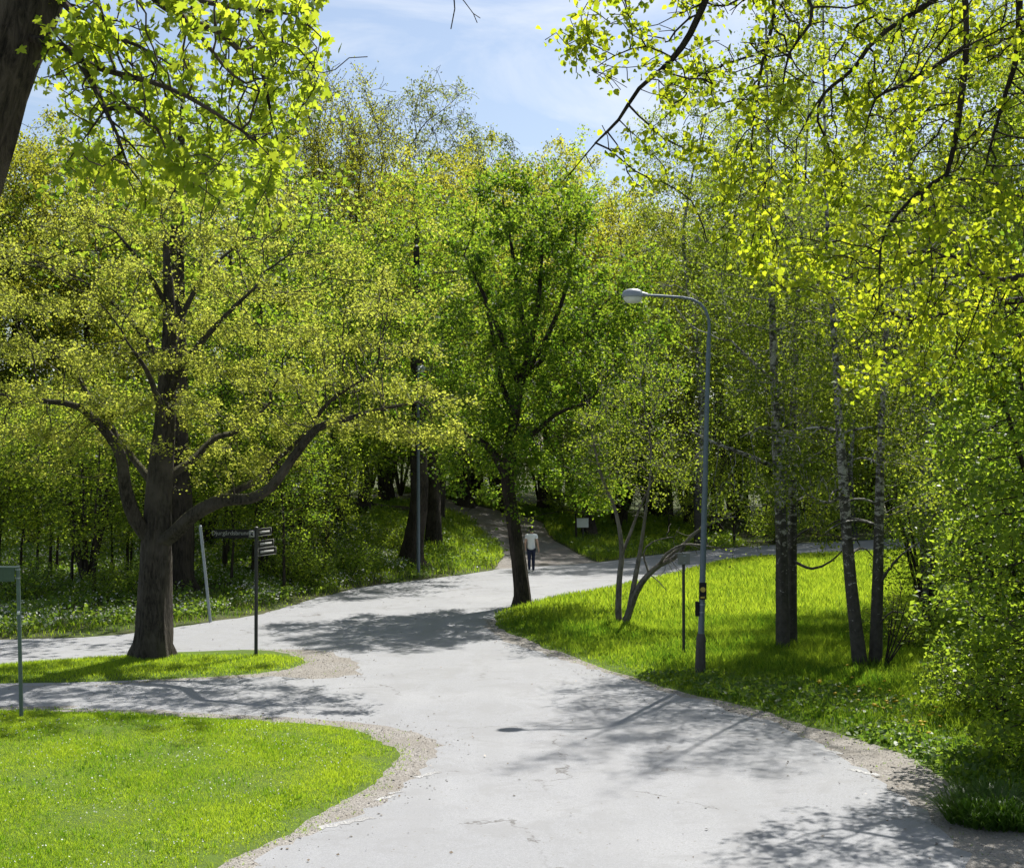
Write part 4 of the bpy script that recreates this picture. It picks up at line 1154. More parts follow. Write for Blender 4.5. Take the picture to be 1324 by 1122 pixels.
# hill and wood, left to right
rows = [
 ('gold', 30, 64, .95, 'yellow-green tree at the left edge behind the left road'), ('green', -60, 62, .9, 'green tree leaning in from the left edge of the wood'),
 ('green', 120, 68, .95, 'green tree behind the multi-stemmed hazel on the left'), ('gold', 175, 70, 1.0, 'yellow-green tree directly behind the crown of the broad maple'),
 ('green', 400, 58, .74, 'fresh green tree right of the broad maple crown, over the finger signpost'), ('green', 300, 60, .95, 'green tree behind the upper right of the broad maple crown'),
 ('green', 560, 60, .84, 'green tree filling the gap left of the middle elm'), ('gold', -20, 66, 1.05, 'tall yellow tree below the leaning maple trunk at far left'),
 ('gold', 90, 76, 1.1, 'tall pale yellow tree under the left maple bough'), ('gold', 250, 84, 1.2, 'tall yellow tree on the skyline left of the bare tree'),
 ('bare', 440, 70, .97, 'tall nearly bare tree with upright grey twigs on the left of the sky gap'), ('bare', 395, 78, 1.12, 'second bare twiggy tree on the skyline, farther left'),
 ('gold', 500, 78, 1.0, 'yellow tree in front of the grey-green skyline tree'), ('grey', 545, 84, 1.2, 'tall feathery grey-green tree on the skyline left of the sky gap'),
 ('grey', 615, 88, 1.14, 'feathery grey-green tree at the lower right of the skyline group'), ('gold', 590, 82, 1.1, 'yellow-green round crown under the feathery skyline trees'),
 ('gold', 705, 80, 1.12, 'yellow-green tree behind the top of the middle elm'), ('bare', 720, 96, .92, 'small bare tree top showing on the skyline above the middle elm'),
 ('green', 740, 92, 1.25, 'green tree on the skyline at the right end of the sky gap'), ('gold', 800, 78, 1.03, 'golden-green tree left of the street lamp head'),
 ('gold', 860, 86, 1.05, 'golden tree behind the street lamp arm'), ('weeping', 905, 60, 1.12, 'tall dark weeping birch behind the street lamp, against the sky'),
 ('green', 850, 86, 1.0, 'green tree behind the pale multi-stemmed shrub'), ('gold', 960, 90, 1.2, 'yellow-green tree behind the birch nearest the lamp'),
 ('weeping', 1010, 66, 1.25, 'weeping birch behind the pair of birches nearest the lamp'), ('weeping', 1100, 54, 1.1, 'weeping birch behind the curved birch'),
 ('green', 1050, 92, 1.2, 'green tree across the meadow between the birch pairs'), ('gold', 1130, 84, 1.1, 'yellow-green tree across the meadow behind the right birches'),
 ('green', 1200, 62, .9, 'green tree at the back of the meadow on the right'), ('gold', 1270, 72, 1.15, 'yellow-green tree at the back right of the meadow'),
 ('weeping', 1200, 42, 1.0, 'weeping birch right of the meadow birches, behind the dense bush'), ('green', 1300, 48, .95, 'dark green tree at the right edge behind the bushes'),
 ('green', 1370, 40, .85, 'green tree just outside the right edge behind the bushes'), ('weeping', 1335, 47, 1.1, 'weeping birch near the right edge under the lime boughs'),
 ('gold', 1000, 100, 1.2, 'tall golden tree far behind the meadow birches'), ('green', 1180, 100, 1.3, 'tall green tree far behind the right of the meadow'),
 ('green', 340, 100, 1.1, 'tall tree deep in the wood behind the broad maple'), ('green', 150, 96, 1.15, 'tall tree deep in the wood at far left'),
 ('green', 660, 108, .95, 'far tree on the hill behind the middle elm'), ('green', 780, 104, .95, 'far tree on the hill left of the street lamp'),
 ('gold', 1400, 60, 1.1, 'yellow-green tree outside the right edge at the end of the meadow'), ('gold', -130, 62, 1.05, 'yellow-green tree outside the left edge of the wood'),
]
for k, px, d, sc, lb in rows: put(k, px, d, sc, lb, None, GW)
GH = 'shrubs of the undergrowth'
shr = [
 ('hazel', 113, 43, 1.0, 'multi-stemmed hazel left of the broad maple trunk, across the left road'), ('hazel', -15, 46, .9, 'hazel shrub at the left edge behind the green street sign'),
 ('hazel', 40, 52, 1.0, 'hazel shrub behind the one left of the broad maple'), ('hazel', 190, 52, 1.05, 'hazel shrub hidden behind the broad maple trunk'),
 ('hazel', 270, 54, .9, 'hazel shrub behind the leaning grey post'), ('hazel', 385, 52, .85, 'hazel shrub right of the finger signpost'),
 ('hazel', 440, 60, .9, 'hazel shrub on the bank under the right end of the broad maple crown'), ('sapling', 425, 54, .8, 'young tree at the foot of the bank right of the finger signpost'),
 ('hazel', 500, 72, .9, 'bright shrub behind the fallen log'), ('hazel', 640, 86, 1.0, 'bright green shrub closing the top of the footpath'),
 ('hazel', 700, 82, .95, 'bright green shrub right of the footpath top'), ('hazel', 600, 90, 1.0, 'bright shrub behind the leaning trunk'),
 ('hazel', 800, 74, .85, 'bright shrub behind the notice board'), ('sapling', 745, 68, .8, 'young tree left of the notice board'), ('hazel', 850, 84, .9, 'shrub behind the far road left of the lamp pole'),
 ('hazel', 950, 86, 1.0, 'shrub behind the far road right of the lamp pole'), ('hazel', 1040, 88, 1.0, 'shrub behind the far road between the birches'), ('hazel', 1120, 84, 1.0, 'shrub behind the curved birch across the far road'),
 ('hazel', 1190, 78, 1.0, 'shrub at the back of the meadow right of the birches'), ('hazel', 1200, 36, .75, 'hazel shrub between the rightmost birch and the dense bush'), ('hazel', 1260, 44, 1.0, 'hazel shrub in the right background behind the dense bush'),
 ('hazel', 1330, 32, .9, 'hazel shrub at the right edge above the tall leafy bush'), ('hazel', 1310, 29, .8, 'hazel shrub behind the tall leafy bush on the right edge'), ('hazel', 330, 70, 1.0, 'shrub deep in the wood behind the finger signpost'), ('hazel', 100, 68, 1.1, 'shrub deep in the wood on the left'),
 ('hazel', 770, 100, 1.3, 'shrub far behind the far road left of the lamp pole'), ('hazel', 840, 104, 1.3, 'shrub far behind the pale multi-stemmed shrub'),
 ('hazel', 910, 100, 1.3, 'shrub far behind the street lamp pole'), ('hazel', 990, 104, 1.4, 'shrub far behind the birch nearest the lamp'), ('hazel', 1075, 100, 1.4, 'shrub far behind the middle of the meadow'),
 ('hazel', 1150, 96, 1.3, 'shrub far behind the rightmost birch'), ('hazel', 1230, 90, 1.3, 'shrub far behind the dense bush on the right'), ('hazel', 560, 98, 1.2, 'shrub far up the hill left of the leaning trunk'),
 ('hazel', 480, 90, 1.2, 'shrub far up the hill behind the fallen log'), ('hazel', 400, 84, 1.2, 'shrub up the hill behind the right end of the maple crown'), ('hazel', 240, 80, 1.3, 'shrub deep in the wood behind the broad maple'),
 ('hazel', 20, 80, 1.3, 'shrub deep in the wood at far left'), ('sapling', 65, 44, .8, 'young tree left of the multi-stemmed hazel'), ('sapling', 165, 46, .8, 'young tree just left of the broad maple trunk, across the left road'),
 ('sapling', 300, 44, .7, 'young tree under the right limb of the broad maple'),
 ('low', 455, 50, .8, 'low round shrub at the foot of the grass bank'), ('low', 30, 40, .8, 'low shrub beside the left road near the green street sign'), ('low', 400, 47, .7, 'low shrub on the verge right of the finger signpost'),
 ('low', 510, 56, .7, 'low shrub left of the flared trunk'), ('low', 1262, 24.5, .7, 'low shrub with shaded foot in the ditch at right'), ('low', 1310, 23.5, 1.0, 'low shrub under the tall leafy bush'),
 ('low', 735, 78, .9, 'low shrub beside the footpath near the notice board'), ('low', 370, 46, .8, 'low shrub behind the finger signpost'), ('low', 160, 41, .7, 'low shrub beside the broad maple trunk across the left road'),
 ('low', 1170, 32.5, .7, 'low shrub behind the rightmost birch'), ('low', 1010, 70, 1.2, 'low shrub at the far edge of the meadow'), ('low', 1090, 62, 1.2, 'low shrub at the far edge of the meadow, behind the curved birch'),
]
k_ = 0
for px in range(770, 1340, 36):
    shr.append(('hazel', px + rng.uniform(-12, 12), rng.uniform(82, 100), rng.uniform(.95, 1.3), 'leafy shrub of the far undergrowth beyond the far road'))
for px in range(-40, 700, 44):
    shr.append(('hazel', px + rng.uniform(-15, 15), rng.uniform(76, 96), rng.uniform(.95, 1.3), 'leafy shrub deep in the shade of the wood on the hill'))
edge_lab = ['young tree at the edge of the wood left of the broad maple trunk', 'young tree at the edge of the wood between broad maple and flared trunk', 'young tree across the far road behind the street lamp and birches']
for j, (pa, pb, da, db) in enumerate(((-10, 175, 40, 47), (245, 430, 44, 56), (840, 1230, 68, 78))):
    for q in range(8):
        shr.append(('sapling', pa + (pb - pa) * (q + rng.uniform(.1, .9)) / 8, rng.uniform(da, db), rng.uniform(.55, .95), edge_lab[j]))
for k, px, d, sc, lb in shr: put(k, px, d, sc, lb, None, {'leafy shrub of the far undergrowth beyond the far road': 'far undergrowth beyond the road', 'leafy shrub deep in the shade of the wood on the hill': 'undergrowth deep in the wood', **{e: ['young trees left of the maple', 'young trees right of the maple', 'young trees across the far road'][i_] for i_, e in enumerate(edge_lab)}}.get(lb, GH))

# ------------------------------------------------------------------ grass and ground plants (uncountable)
def in_view(x, y, m=2.0):
    return (np.abs(x) < (W / 2) / F * y + m) & (y > 13.5)

def zsoft(p, lines_d):
    return terrain(p[:, 0], p[:, 1]) + .07 * np.clip(lines_d / .7, 0, 1)

HARDL = np.concatenate([L_lin, L_isl, L_mead, L_far, L_far2])
def scatter(n, x0, x1, y0, y1, regs, m=2.0, patch=0.0, pscale=.8, edge=0.0):
    p = np.stack([rng.uniform(x0, x1, n), rng.uniform(y0, y1, n)], 1)
    p = p[in_view(p[:, 0], p[:, 1], m)]
    if patch > 0:
        f = np.sin(p[:, 0] * 1.7 * pscale + 2 * np.sin(p[:, 1] * .9 * pscale)) + np.sin(p[:, 1] * 1.3 * pscale + 1.5 * np.sin(p[:, 0] * 1.1 * pscale)) + rng.normal(size=len(p)) * .7
        p = p[rng.uniform(0, 1, len(p)) < np.clip(1 - patch + patch * (f + 1) / 2, 0, 1)]
    r = region(p)
    p = p[np.isin(r, regs)]
    d = np.full(len(p), 9.0)
    for i in range(0, len(p), 20000):
        q = p[i:i + 20000]
        x0_, x1_, y0_, y1_ = q[:, 0].min() - 1, q[:, 0].max() + 1, q[:, 1].min() - 1, q[:, 1].max() + 1
        LL = HARDL[(HARDL[:, 0] > x0_) & (HARDL[:, 0] < x1_) & (HARDL[:, 1] > y0_) & (HARDL[:, 1] < y1_)]
        for j in range(0, len(LL), 60):
            d[i:i + 20000] = np.minimum(d[i:i + 20000], np.sqrt(((q[:, None] - LL[None, j:j + 60]) ** 2).sum(2).min(1)))
    if edge > 0:
        k = rng.uniform(0, 1, len(p)) < np.clip(d / edge, .12, 1); p, d = p[k], d[k]
    return p, d

def blades(name, p, d, h, w, lean, mat, tone0=.5, seg=1, fan=1):
    n = len(p) * fan
    P = np.repeat(p, fan, 0) + (rng.normal(size=(n, 2)) * .012 if fan > 1 else 0)
    z = np.repeat(zsoft(p, d), fan) - .012
    a = rng.uniform(0, 2 * PI, n); hh = np.repeat(h if np.ndim(h) else np.full(len(p), h), fan) * rng.uniform(.55, 1.25, n); ww = w * rng.uniform(.6, 1.3, n)
    ln = lean * rng.uniform(.1, 1.3, n) * hh; b = rng.uniform(0, 2 * PI, n)
    ca, sa = np.cos(a) * ww / 2, np.sin(a) * ww / 2
    cb, sb = np.cos(b) * ln, np.sin(b) * ln
    base = np.stack([P[:, 0], P[:, 1], z], 1)
    o = np.stack([ca, sa, 0 * ca], 1); t = np.stack([cb, sb, hh], 1)
    # tone varies in soft patches plus blade by blade
    pt = .5 + .20 * np.sin(P[:, 0] * 1.1 + 1.3 * np.sin(P[:, 1] * .7)) * np.sin(P[:, 1] * .8 + 1.1) + .16 * np.sin(P[:, 0] * 3.7 + 2 * np.sin(P[:, 1] * 2.3)) * np.sin(P[:, 1] * 2.9 + P[:, 0])
    tone = np.clip(tone0 - .5 + pt + rng.normal(size=n) * .22, 0, 1)
    if seg == 1:
        V = np.stack([base - o, base + o, base + t], 1).reshape(-1, 3)
        me = mesh_np(name, V, np.arange(n * 3).reshape(n, 3), attr=tone)
    else:
        m = base + np.stack([cb * .35, sb * .35, hh * .62], 1)
        V = np.stack([base - o, base + o, m + o * .75, m - o * .75, base + t * np.array([1, 1, .98])], 1).reshape(-1, 3)
        i5 = np.arange(n)[:, None] * 5
        me = mesh_np(name, V, [i5 + np.array([[0, 1, 2, 3]]), i5 + np.array([[3, 2, 4]])], attr=np.concatenate([tone, tone]))
    print(name, n)
    return link(name, me, M[mat], None, 'stuff')

# near lawn
p, d = scatter(470000, -10.5, -1.5, 14, 26, [4], 1.0, edge=.35)
blades('lawn_grass', p, d, np.clip(.042 + .016 * np.sin(p[:, 0] * 2.1) * np.sin(p[:, 1] * 1.7), .025, .1), .009, .8, 'grass_lawn', .6)
p, d = scatter(9000, -10.5, -1.5, 14, 26, [4], 1.0, patch=.95, pscale=1.6, edge=.3)
blades('lawn_tuft_grass', p, d, .085, .013, .6, 'grass_lawn', .4, fan=5)
# island
p, d = scatter(60000, -13, -4, 26, 31.6, [5], 1.5, edge=.35)
blades('island_grass', p, d, .075, .016, .7, 'grass_lawn', .62)
# meadow
p, d = scatter(260000, -1.5, 13, 13.5, 38, [0], 1.5, edge=.3)
hh = np.interp(d, [0, .5, 1.6, 4], [.06, .10, .16, .22]) * (1 + .45 * np.sin(p[:, 0] * 1.2 + p[:, 1] * .5) * np.sin(p[:, 1] * .9))
blades('meadow_grass', p, d, hh, .017, .55, 'grass_meadow', .55, seg=2)
p, d = scatter(150000, -1, 24, 38, 70, [0], 2, edge=.3)
k = p[:, 1] < yedge(p[:, 0]) - 2
p, d = p[k], d[k]
blades('far_meadow_grass', p, d, np.interp(d, [0, .6, 2], [.1, .18, .25]), .026, .5, 'grass_meadow', .55, seg=2)
# bank and wood edge
p, d = scatter(210000, -20, 12, 34, 84, [0], 2, edge=.3)
k = p[:, 1] > yedge(p[:, 0]) - 1
p, d = p[k], d[k]
wgt = np.where(p[:, 0] > -6.5, 1.0, np.where(d < 2.2, .9, .16))
k = rng.uniform(0, 1, len(p)) < wgt; p, d = p[k], d[k]
blades('bank_grass', p, d, np.interp(d, [0, .6, 2], [.08, .2, .32]) * np.where(p[:, 0] < -6.5, .62, 1), .022, .55, 'grass_meadow', .5, seg=2)

def plants(name, p, d, hmax, size, mat, n_each, tone0=.5, shape='rhomb', spread=.12):
    n = len(p) * n_each
    P = np.repeat(p, n_each, 0); z = np.repeat(zsoft(p, d), n_each)
    c = np.stack([P[:, 0], P[:, 1], z], 1) + np.stack([rng.normal(size=n) * spread, rng.normal(size=n) * spread, rng.uniform(.15, 1, n) ** .7 * hmax], 1)
    V, Fc = leaves(c, size * rng.uniform(.6, 1.3, n), shape, up=1.1)
    me = mesh_np(name, V, Fc, attr=np.clip(tone0 + rng.normal(size=n) * .2, 0, 1))
    print(name, n)
    return link(name, me, M[mat], None, 'stuff')

p, d = scatter(60000, -22, 12, 34, 84, [0], 2, patch=.6, edge=.8)
k = p[:, 1] > yedge(p[:, 0]) + .5; p, d = p[k], d[k]
k = rng.uniform(0, 1, len(p)) < np.where(p[:, 0] < -6, 1, .35); p, d = p[k], d[k]
plants('ground_cover', p, d, .30, .12, 'ground_plant', 6, .5)
p, d = scatter(16000, -22, -4, 34, 60, [0], 2, patch=.9, edge=1.0)
k = p[:, 1] > yedge(p[:, 0]) + .8; p, d = p[k], d[k]
plants('wood_anemones', p, d, .30, .055, 'petal_glint_white', 3, .6, 'oval', .10)
p, d = scatter(24000, 2, 13, 13.5, 34, [0], 1.5, patch=.7, edge=.3)
k = (d < 2.5) & (p[:, 1] < 29); p, d = p[k], d[k]
plants('verge_weeds', p, d, .11, .075, 'ground_plant', 6, .6, 'oval', .09)
# grass creeping out over the gravel, weeds at its edge
p, d = scatter(160000, -10, 9, 13.5, 33, [2], 1.0)
k = rng.uniform(0, 1, len(p)) < np.exp(-d / .10) * .75 + .012
p, d = p[k], d[k]
blades('creeping_grass', p, np.zeros(len(p)), .05, .013, .8, 'grass_lawn', .5, fan=3)
p, d = scatter(50000, -10, 12, 13.5, 40, [0], 1.0, patch=.97, pscale=2.3, edge=1.2)
blades('tall_tuft_grass', p, d, .26, .014, .6, 'grass_meadow', .3, seg=2, fan=2)
# brown leaf litter blown against the verges
p, d = scatter(26000, -10, 9, 13.5, 44, [1, 2], 1.0)
allv = np.concatenate([L_lout, L_gr, L_far, L_gt])
dd = np.full(len(p), 9.)
for i in range(0, len(p), 2000):
    dd[i:i + 2000] = np.sqrt(((p[i:i + 2000, None] - allv[None]) ** 2).sum(2).min(1))
k = rng.uniform(0, 1, len(p)) < np.exp(-dd / .35) * .35 + .012
p = p[k]
c = np.stack([p[:, 0], p[:, 1], terrain(p[:, 0], p[:, 1]) + .012], 1)
V, Fc = leaves(c, .045 * rng.uniform(.5, 1.3, len(p)), 'rhomb', up=3.5)
link('leaf_litter', mesh_np('leaf_litter', V, Fc, attr=rng.uniform(0, 1, len(p))), M['dead_leaf'], None, 'stuff')
# white flecks modelled into the lawn as stand-ins for bright leaf glints
p, d = scatter(9000, -10, -1.5, 14, 25, [4], .8, patch=.97, pscale=1.9, edge=.6)
k = rng.uniform(0, 1, len(p)) < .45
plants('leaf_glints', p[k], d[k], .055, .022, 'petal_glint_white', 1, .5, 'oval', .03)

def pebbles():
    p, d = scatter(60000, -9.6, 8.5, 13.5, 33, [2], 1)
    q, dq = scatter(26000, -9, 8, 13.5, 30, [1], 1)
    # a little grit strays on to the asphalt, mostly close to the verge
    allv = np.concatenate([L_lout, L_gr])
    dd = np.full(len(q), 9.)
    for i in range(0, len(q), 3000):
        dd[i:i + 3000] = np.sqrt(((q[i:i + 3000, None] - allv[None]) ** 2).sum(2).min(1))
    q = q[rng.uniform(0, 1, len(q)) < np.exp(-dd / .22) * .6 + .008]
    p = np.concatenate([p, q]); n = len(p)
    r = rng.uniform(.004, .011, n) * np.where(rng.uniform(0, 1, n) > .97, 2.2, 1)
    O = np.array([[1, 0, 0], [0, 1, 0], [-1, 0, 0], [0, -1, 0], [0, 0, 1], [0, 0, -.6]])
    V = O[None] * r[:, None, None] * rng.uniform(.6, 1.3, (n, 6, 1))
    V[..., 2] *= .7
    V = V + np.stack([p[:, 0], p[:, 1], terrain(p[:, 0], p[:, 1]) + r * .25], 1)[:, None]
    Fc = np.array([[0, 1, 4], [1, 2, 4], [2, 3, 4], [3, 0, 4], [1, 0, 5], [2, 1, 5], [3, 2, 5], [0, 3, 5]])
    link('gravel_stones', mesh_np('gravel_stones', V.reshape(-1, 3), (np.arange(n)[:, None, None] * 6 + Fc[None]).reshape(-1, 3)), M['stone'], None, 'stuff')
pebbles()

def dandelions():
    mb = MB()
    r = .036
    a = np.arange(9) * 2 * PI / 9
    V = [(0, 0, .012)] + [(r * math.cos(t), r * math.sin(t), 0) for t in a] + [(0, 0, -.012)]
    Fh = [[0, 1 + i, 1 + (i + 1) % 9] for i in range(9)] + [[10, 1 + (i + 1) % 9, 1 + i] for i in range(9)]
    head = mesh_np('flower_head', np.array(V) + [0, 0, .25], np.array(Fh))
    st = MB(); st.tube([(0, 0, 0), (.008, 0, .12), (0, 0, .245)], .0035, 5)
    stem = mesh_np('stem', np.concatenate(st.v), [np.concatenate(f) for f in st.f.values()])
    spots = []
    for i in range(46):
        px = rng.normal(1165, 52); py = 935 + (px - 1165) * .35 + rng.normal() * 17
        if i < 5: px, py = 1060 + i * 22, 898 + i * 4 + rng.normal() * 5
        g = PG(px, py)
        if region(g[None, :2])[0] != 0: continue
        spots.append(g)
    lab = 'yellow dandelion in the grass between the gravel verge and the leafy bush on the right'
    root = None
    for g in spots:
        if root is None:
            root = thing('dandelion', g + [0, 0, .05], lab, 'dandelion', 'dandelions on the right verge')
            link('flower_head', head, M['petal_yellow'], root); link('stem', stem, M['grass_meadow'], root)
        else:
            o = copy_tree(root, g + [0, 0, .05], rng.uniform(0, 6), rng.uniform(.8, 1.4), lab, 'dandelions on the right verge')
            o.rotation_euler = (rng.normal() * .25, rng.normal() * .25, rng.uniform(0, 6))
dandelions()

# ------------------------------------------------------------------ street furniture
def yaw(a):
    c, s = math.cos(a), math.sin(a)
    return np.array([[c, -s, 0], [s, c, 0], [0, 0, 1]])

def text_mesh(body, size, depth=.002):
    cu = bpy.data.curves.new('lettering', 'FONT'); cu.body = body; cu.size = size; cu.extrude = depth
    cu.align_x = 'CENTER'; cu.align_y = 'CENTER'
    o = bpy.data.objects.new('lettering', cu); COL.objects.link(o)
    bpy.context.view_layer.update()
    me = bpy.data.meshes.new_from_object(o.evaluated_get(bpy.context.evaluated_depsgraph_get()))
    bpy.data.objects.remove(o); me.name = 'lettering'
    return me

def street_lamp(base, lean, side, label, foot=True, extras=True, group='street lamps', h=7.98):
    """lean: sideways offset of the pole at its top"""
    root = thing('street_lamp', base, label, 'street lamp', group)
    at = lambda z: np.array([lean * (z / 7.2), 0, z])
    if foot:
        f = MB(); f.tube([at(-.1), at(.05), at(.3), at(.80), at(.86), at(.95)], [.115, .115, .108, .10, .10, .07], 14)
        f.build('pole_base', M['base_brown'], root)
        f = MB(); f.box(at(.5) + [0, -.10, 0], (.10, .035, .34), bev=.006); f.build('service_door', M['base_brown'], root)
    p = MB(); p.tube([at(.86 if foot else -.1), at(3), at(5), at(7.0)], [.066, .06, .052, .044], 14)
    p.tube([at(6.55), at(6.62), at(6.68)], [.056, .058, .05], 14)
    p.build('pole', M['pole_blue'], root)
    a = MB(); t = at(7.0)
    c = [t, t + [.01, 0, .20], t + [0, 0, .38], t + [side * .06, 0, .56], t + [side * .17, 0, .70], t + [side * .34, 0, .79], t + [side * .58, 0, .83], t + [side * .95, 0, .855], t + [side * 1.32, 0, .875]]
    a.tube(c, [.036, .032, .030, .029, .028, .028, .027, .026, .026], 12); a.build('arm', M['pole_blue'], root)
    hc = t + [side * 1.56, 0, .87]
    s = MB()
    s.lathe([(.0, .135), (.10, .13), (.17, .105), (.21, .06), (.225, .0), (.222, -.03), (.20, -.035), (.0, -.03)], hc, 22, 1.0, .72)
    s.tube([hc + [-side * .15, 0, .03], hc + [-side * .30, 0, .01]], [.055, .036], 12)
    sh = s.build('lamp_head', M['lamp_shell'], root)
    g = MB(); g.lathe([(.198, -.036), (.195, -.07), (.165, -.12), (.11, -.155), (.0, -.17)], hc, 22, 1.0, .72)
    g.build('lamp_glass', M['lamp_glass'], sh)
    if extras:
        z = (878 - 763) / 63.0
        q = MB(); q.box(at(z) + [0, -.085, 0], (.15, .03, .34), bev=.004); pl = q.build('sign_plate', M['sign_dark'], root)
        q = MB(); ang = np.arange(20) * 2 * PI / 20
        q.add(np.stack([.052 * np.cos(ang), 0 * ang - .1045, .052 * np.sin(ang) + z + .03], 1) + [at(z)[0], 0, 0], [list(range(20))])
        q.build('emblem', M['yellow'], pl, smooth=False)
        q = MB(); q.box(at(z - .13) + [0, -.103, 0], (.09, .004, .035)); q.build('emblem_bar', M['yellow'], pl, smooth=False)
        q = MB(); q.box(at(z - .37) + [-.10, -.02, 0], (.07, .09, .30), bev=.008); q.build('control_box', M['sign_dark'], root)
        q = MB(); q.tube([at(z - .45), at(z - .43)], .07, 14); q.tube([at(z - .29), at(z - .27)], .07, 14); q.build('clamp', M['pole_grey'], root)
    return root

lb = PG(905, 879)
street_lamp(lb, (918 - 905) / 63.0 * .97, -1, 'blue-grey street lamp with curved arm and dark thick foot beside the road')
lb2 = PG(541, 747)
street_lamp(lb2, .22, -1, 'pale blue-grey lamp post on the grass bank, in front of the flared dark trunk', foot=False, extras=False).rotation_euler = (0, 0, -PI / 2)

def street_sign():
    base = PG(28, 931); s = 74.0
    root = thing('street_sign', base, 'green-grey street sign on a leaning post at the left edge of the lawn', 'street sign')
    top = np.array([-.08, 0, 2.66])
    p = MB(); p.tube([(0, 0, -.1), tuple(top * .5), tuple(top)], .034, 12); p.tube([top + [0, 0, 0], top + [0, 0, .02]], [.038, .03], 12); p.build('post', M['pole_green'], root)
    R = yaw(-.10)
    b = MB(); b.box(top + np.array([-.50, -.02, -.13]), (.94, .014, .25), R, .003); pn = b.build('sign_panel', M['sign_green'], root)
    f = MB()
    f.box(top + np.array([-.48, -.02, .004]), (1.04, .03, .022), R, .004)
    f.build('frame_rail', M['pole_grey'], pn)
    c = MB()
    for z in (-.06, -.21): c.tube([top + [0, 0, z], top + [0, 0, z + .025]], .043, 12)
    c.build('clamp', M['pole_grey'], root)
    k = MB(); k.box(top * .70 + [0, -.036, 0], (.045, .004, .06)); k.build('sticker', M['sign_white'], root, smooth=False)
street_sign()

def finger_post():
    base = PG(331, 851)
    root = thing('signpost', base, 'black finger signpost with a dark lettered board on the grass island', 'signpost')
    H_ = 168 / 57.0
    p = MB(); p.tube([(0, 0, -.1), (0, 0, H_ * .5), (0, 0, H_)], .04, 12); p.lathe([(.045, H_), (.045, H_ + .012), (.02, H_ + .03), (0, H_ + .032)], k=12)
    p.build('post', M['pole_black'], root)
    z = H_ - .13
    b = MB(); b.box((-.49, -.045, z), (.94, .012, .20), bev=.002); bd = b.build('sign_board', M['sign_dark'], root)
    me = text_mesh('Djurgårdsbrunn', .135)
    t = link('lettering', me, M['sign_text'], bd)
    t.location = (-.575, -.0535, z + .015); t.rotation_euler = (PI / 2, 0, 0)
    q = MB(); q.box((-.095, -.052, z), (.125, .006, .15)); pic = q.build('pictogram', M['sign_text'], bd, smooth=False)
    q = MB(); q.add([(-.125, -.0565, z - .03), (-.085, -.0565, z + .045), (-.065, -.0565, z + .03), (-.08, -.0565, z), (-.055, -.0565, z - .035), (-.075, -.0565, z - .05)], [[0, 5, 4, 3, 2, 1]])
    q.build('arrow', M['sign_dark'], pic, smooth=False)
    for zz, L, an in ((H_ - .11, .72, 1.30), (H_ - .38, .80, 1.27), (H_ - .56, .85, 1.23)):
        R = yaw(an); d = R @ np.array([1, 0, 0]); nrm = R @ np.array([0, -1, 0])
        c = d * (L / 2 + .05) + [0, 0, zz] + nrm * .0
        b = MB(); b.box(c, (L, .012, .17), R, .002); fb = b.build('finger_board', M['sign_dark'], root)
        f = MB()
        for dz in (-.083, .083): f.box(c + nrm * .008 + [0, 0, dz], (L * .99, .004, .010), R)
        for dx in (-.485, .485): f.box(c + nrm * .008 + d * L * dx, (.016, .004, .15), R)
        f.build('border', M['sign_rim'], fb, smooth=False)
        f = MB(); f.box(c + nrm * .008, (L * .72, .004, .05), R); f.build('line_of_text', M['sign_text'], fb, smooth=False)
finger_post()

def leaning_post():
    base = PG(272, 804)
    s = F / base[1]
    top = np.array([(257 - 272) / s, .15, (804 - 681) / s])
    root = thing('leaning_post', base, 'thin grey-blue metal post leaning to the left on the verge behind the broad maple', 'post')
    p = MB(); p.tube([tuple(-top * .05), tuple(top * .5), tuple(top)], .042, 12); p.build('post', M['pole_grey'], root)
    p = MB(); p.tube([top, top + unit(top) * .03], [.047, .03], 12); p.build('cap', M['pole_grey'], root)
    p = MB(); p.tube([top * .82, top * .84], .05, 12); p.build('clamp', M['pole_grey'], root)
leaning_post()

def grey_sign():
    base = PG(884, 852)
    root = thing('road_sign', base, 'small pale sign plate on a thin dark post left of the street lamp', 'sign')
    h = 136 / 57.0
    p = MB(); p.tube([(0, 0, -.1), (0, 0, h * .5), (0, 0, h)], .034, 12); p.build('post', M['pole_black'], root)
    R = yaw(.3)
    b = MB(); b.box((0, -.045, h - .13), (.30, .012, .24), R, .003); pl = b.build('sign_plate', M['sign_rim'], root)
    f = MB(); f.box((0, -.045, h + .007), (.31, .02, .012), R); f.build('rim', M['pole_grey'], pl, smooth=False)
    c = MB()
    for z in (h - .06, h - .21): c.box((0, -.02, z), (.09, .07, .025), bev=.004)
    c.build('clamp', M['pole_grey'], root)
grey_sign()

nb = PG(754, 701)
def notice():
    root = thing('notice_board', nb, 'small white notice board in front of a dark trunk, right of the walking person', 'notice board')
    s = F / nb[1]
    zc = (701 - 676) / s
    p = MB()
    p.tube([(0, .05, -.1), (0, .05, zc + .1)], .045, 8); p.build('post', M['base_brown'], root)
    b = MB(); b.box((-.05, 0, zc), (.62, .03, .44), yaw(-.15), .004); bd = b.build('panel', M['sign_white'], root)
    r = MB(); r.box((-.05, -.005, zc + .228), (.66, .06, .02), yaw(-.15)); r.build('rail', M['sign_edge'], bd, smooth=False)
notice()
put('flared', 762, nb[1] + 1.6, .72, 'dark stout trunk standing right behind the white notice board', 3.6, GW)

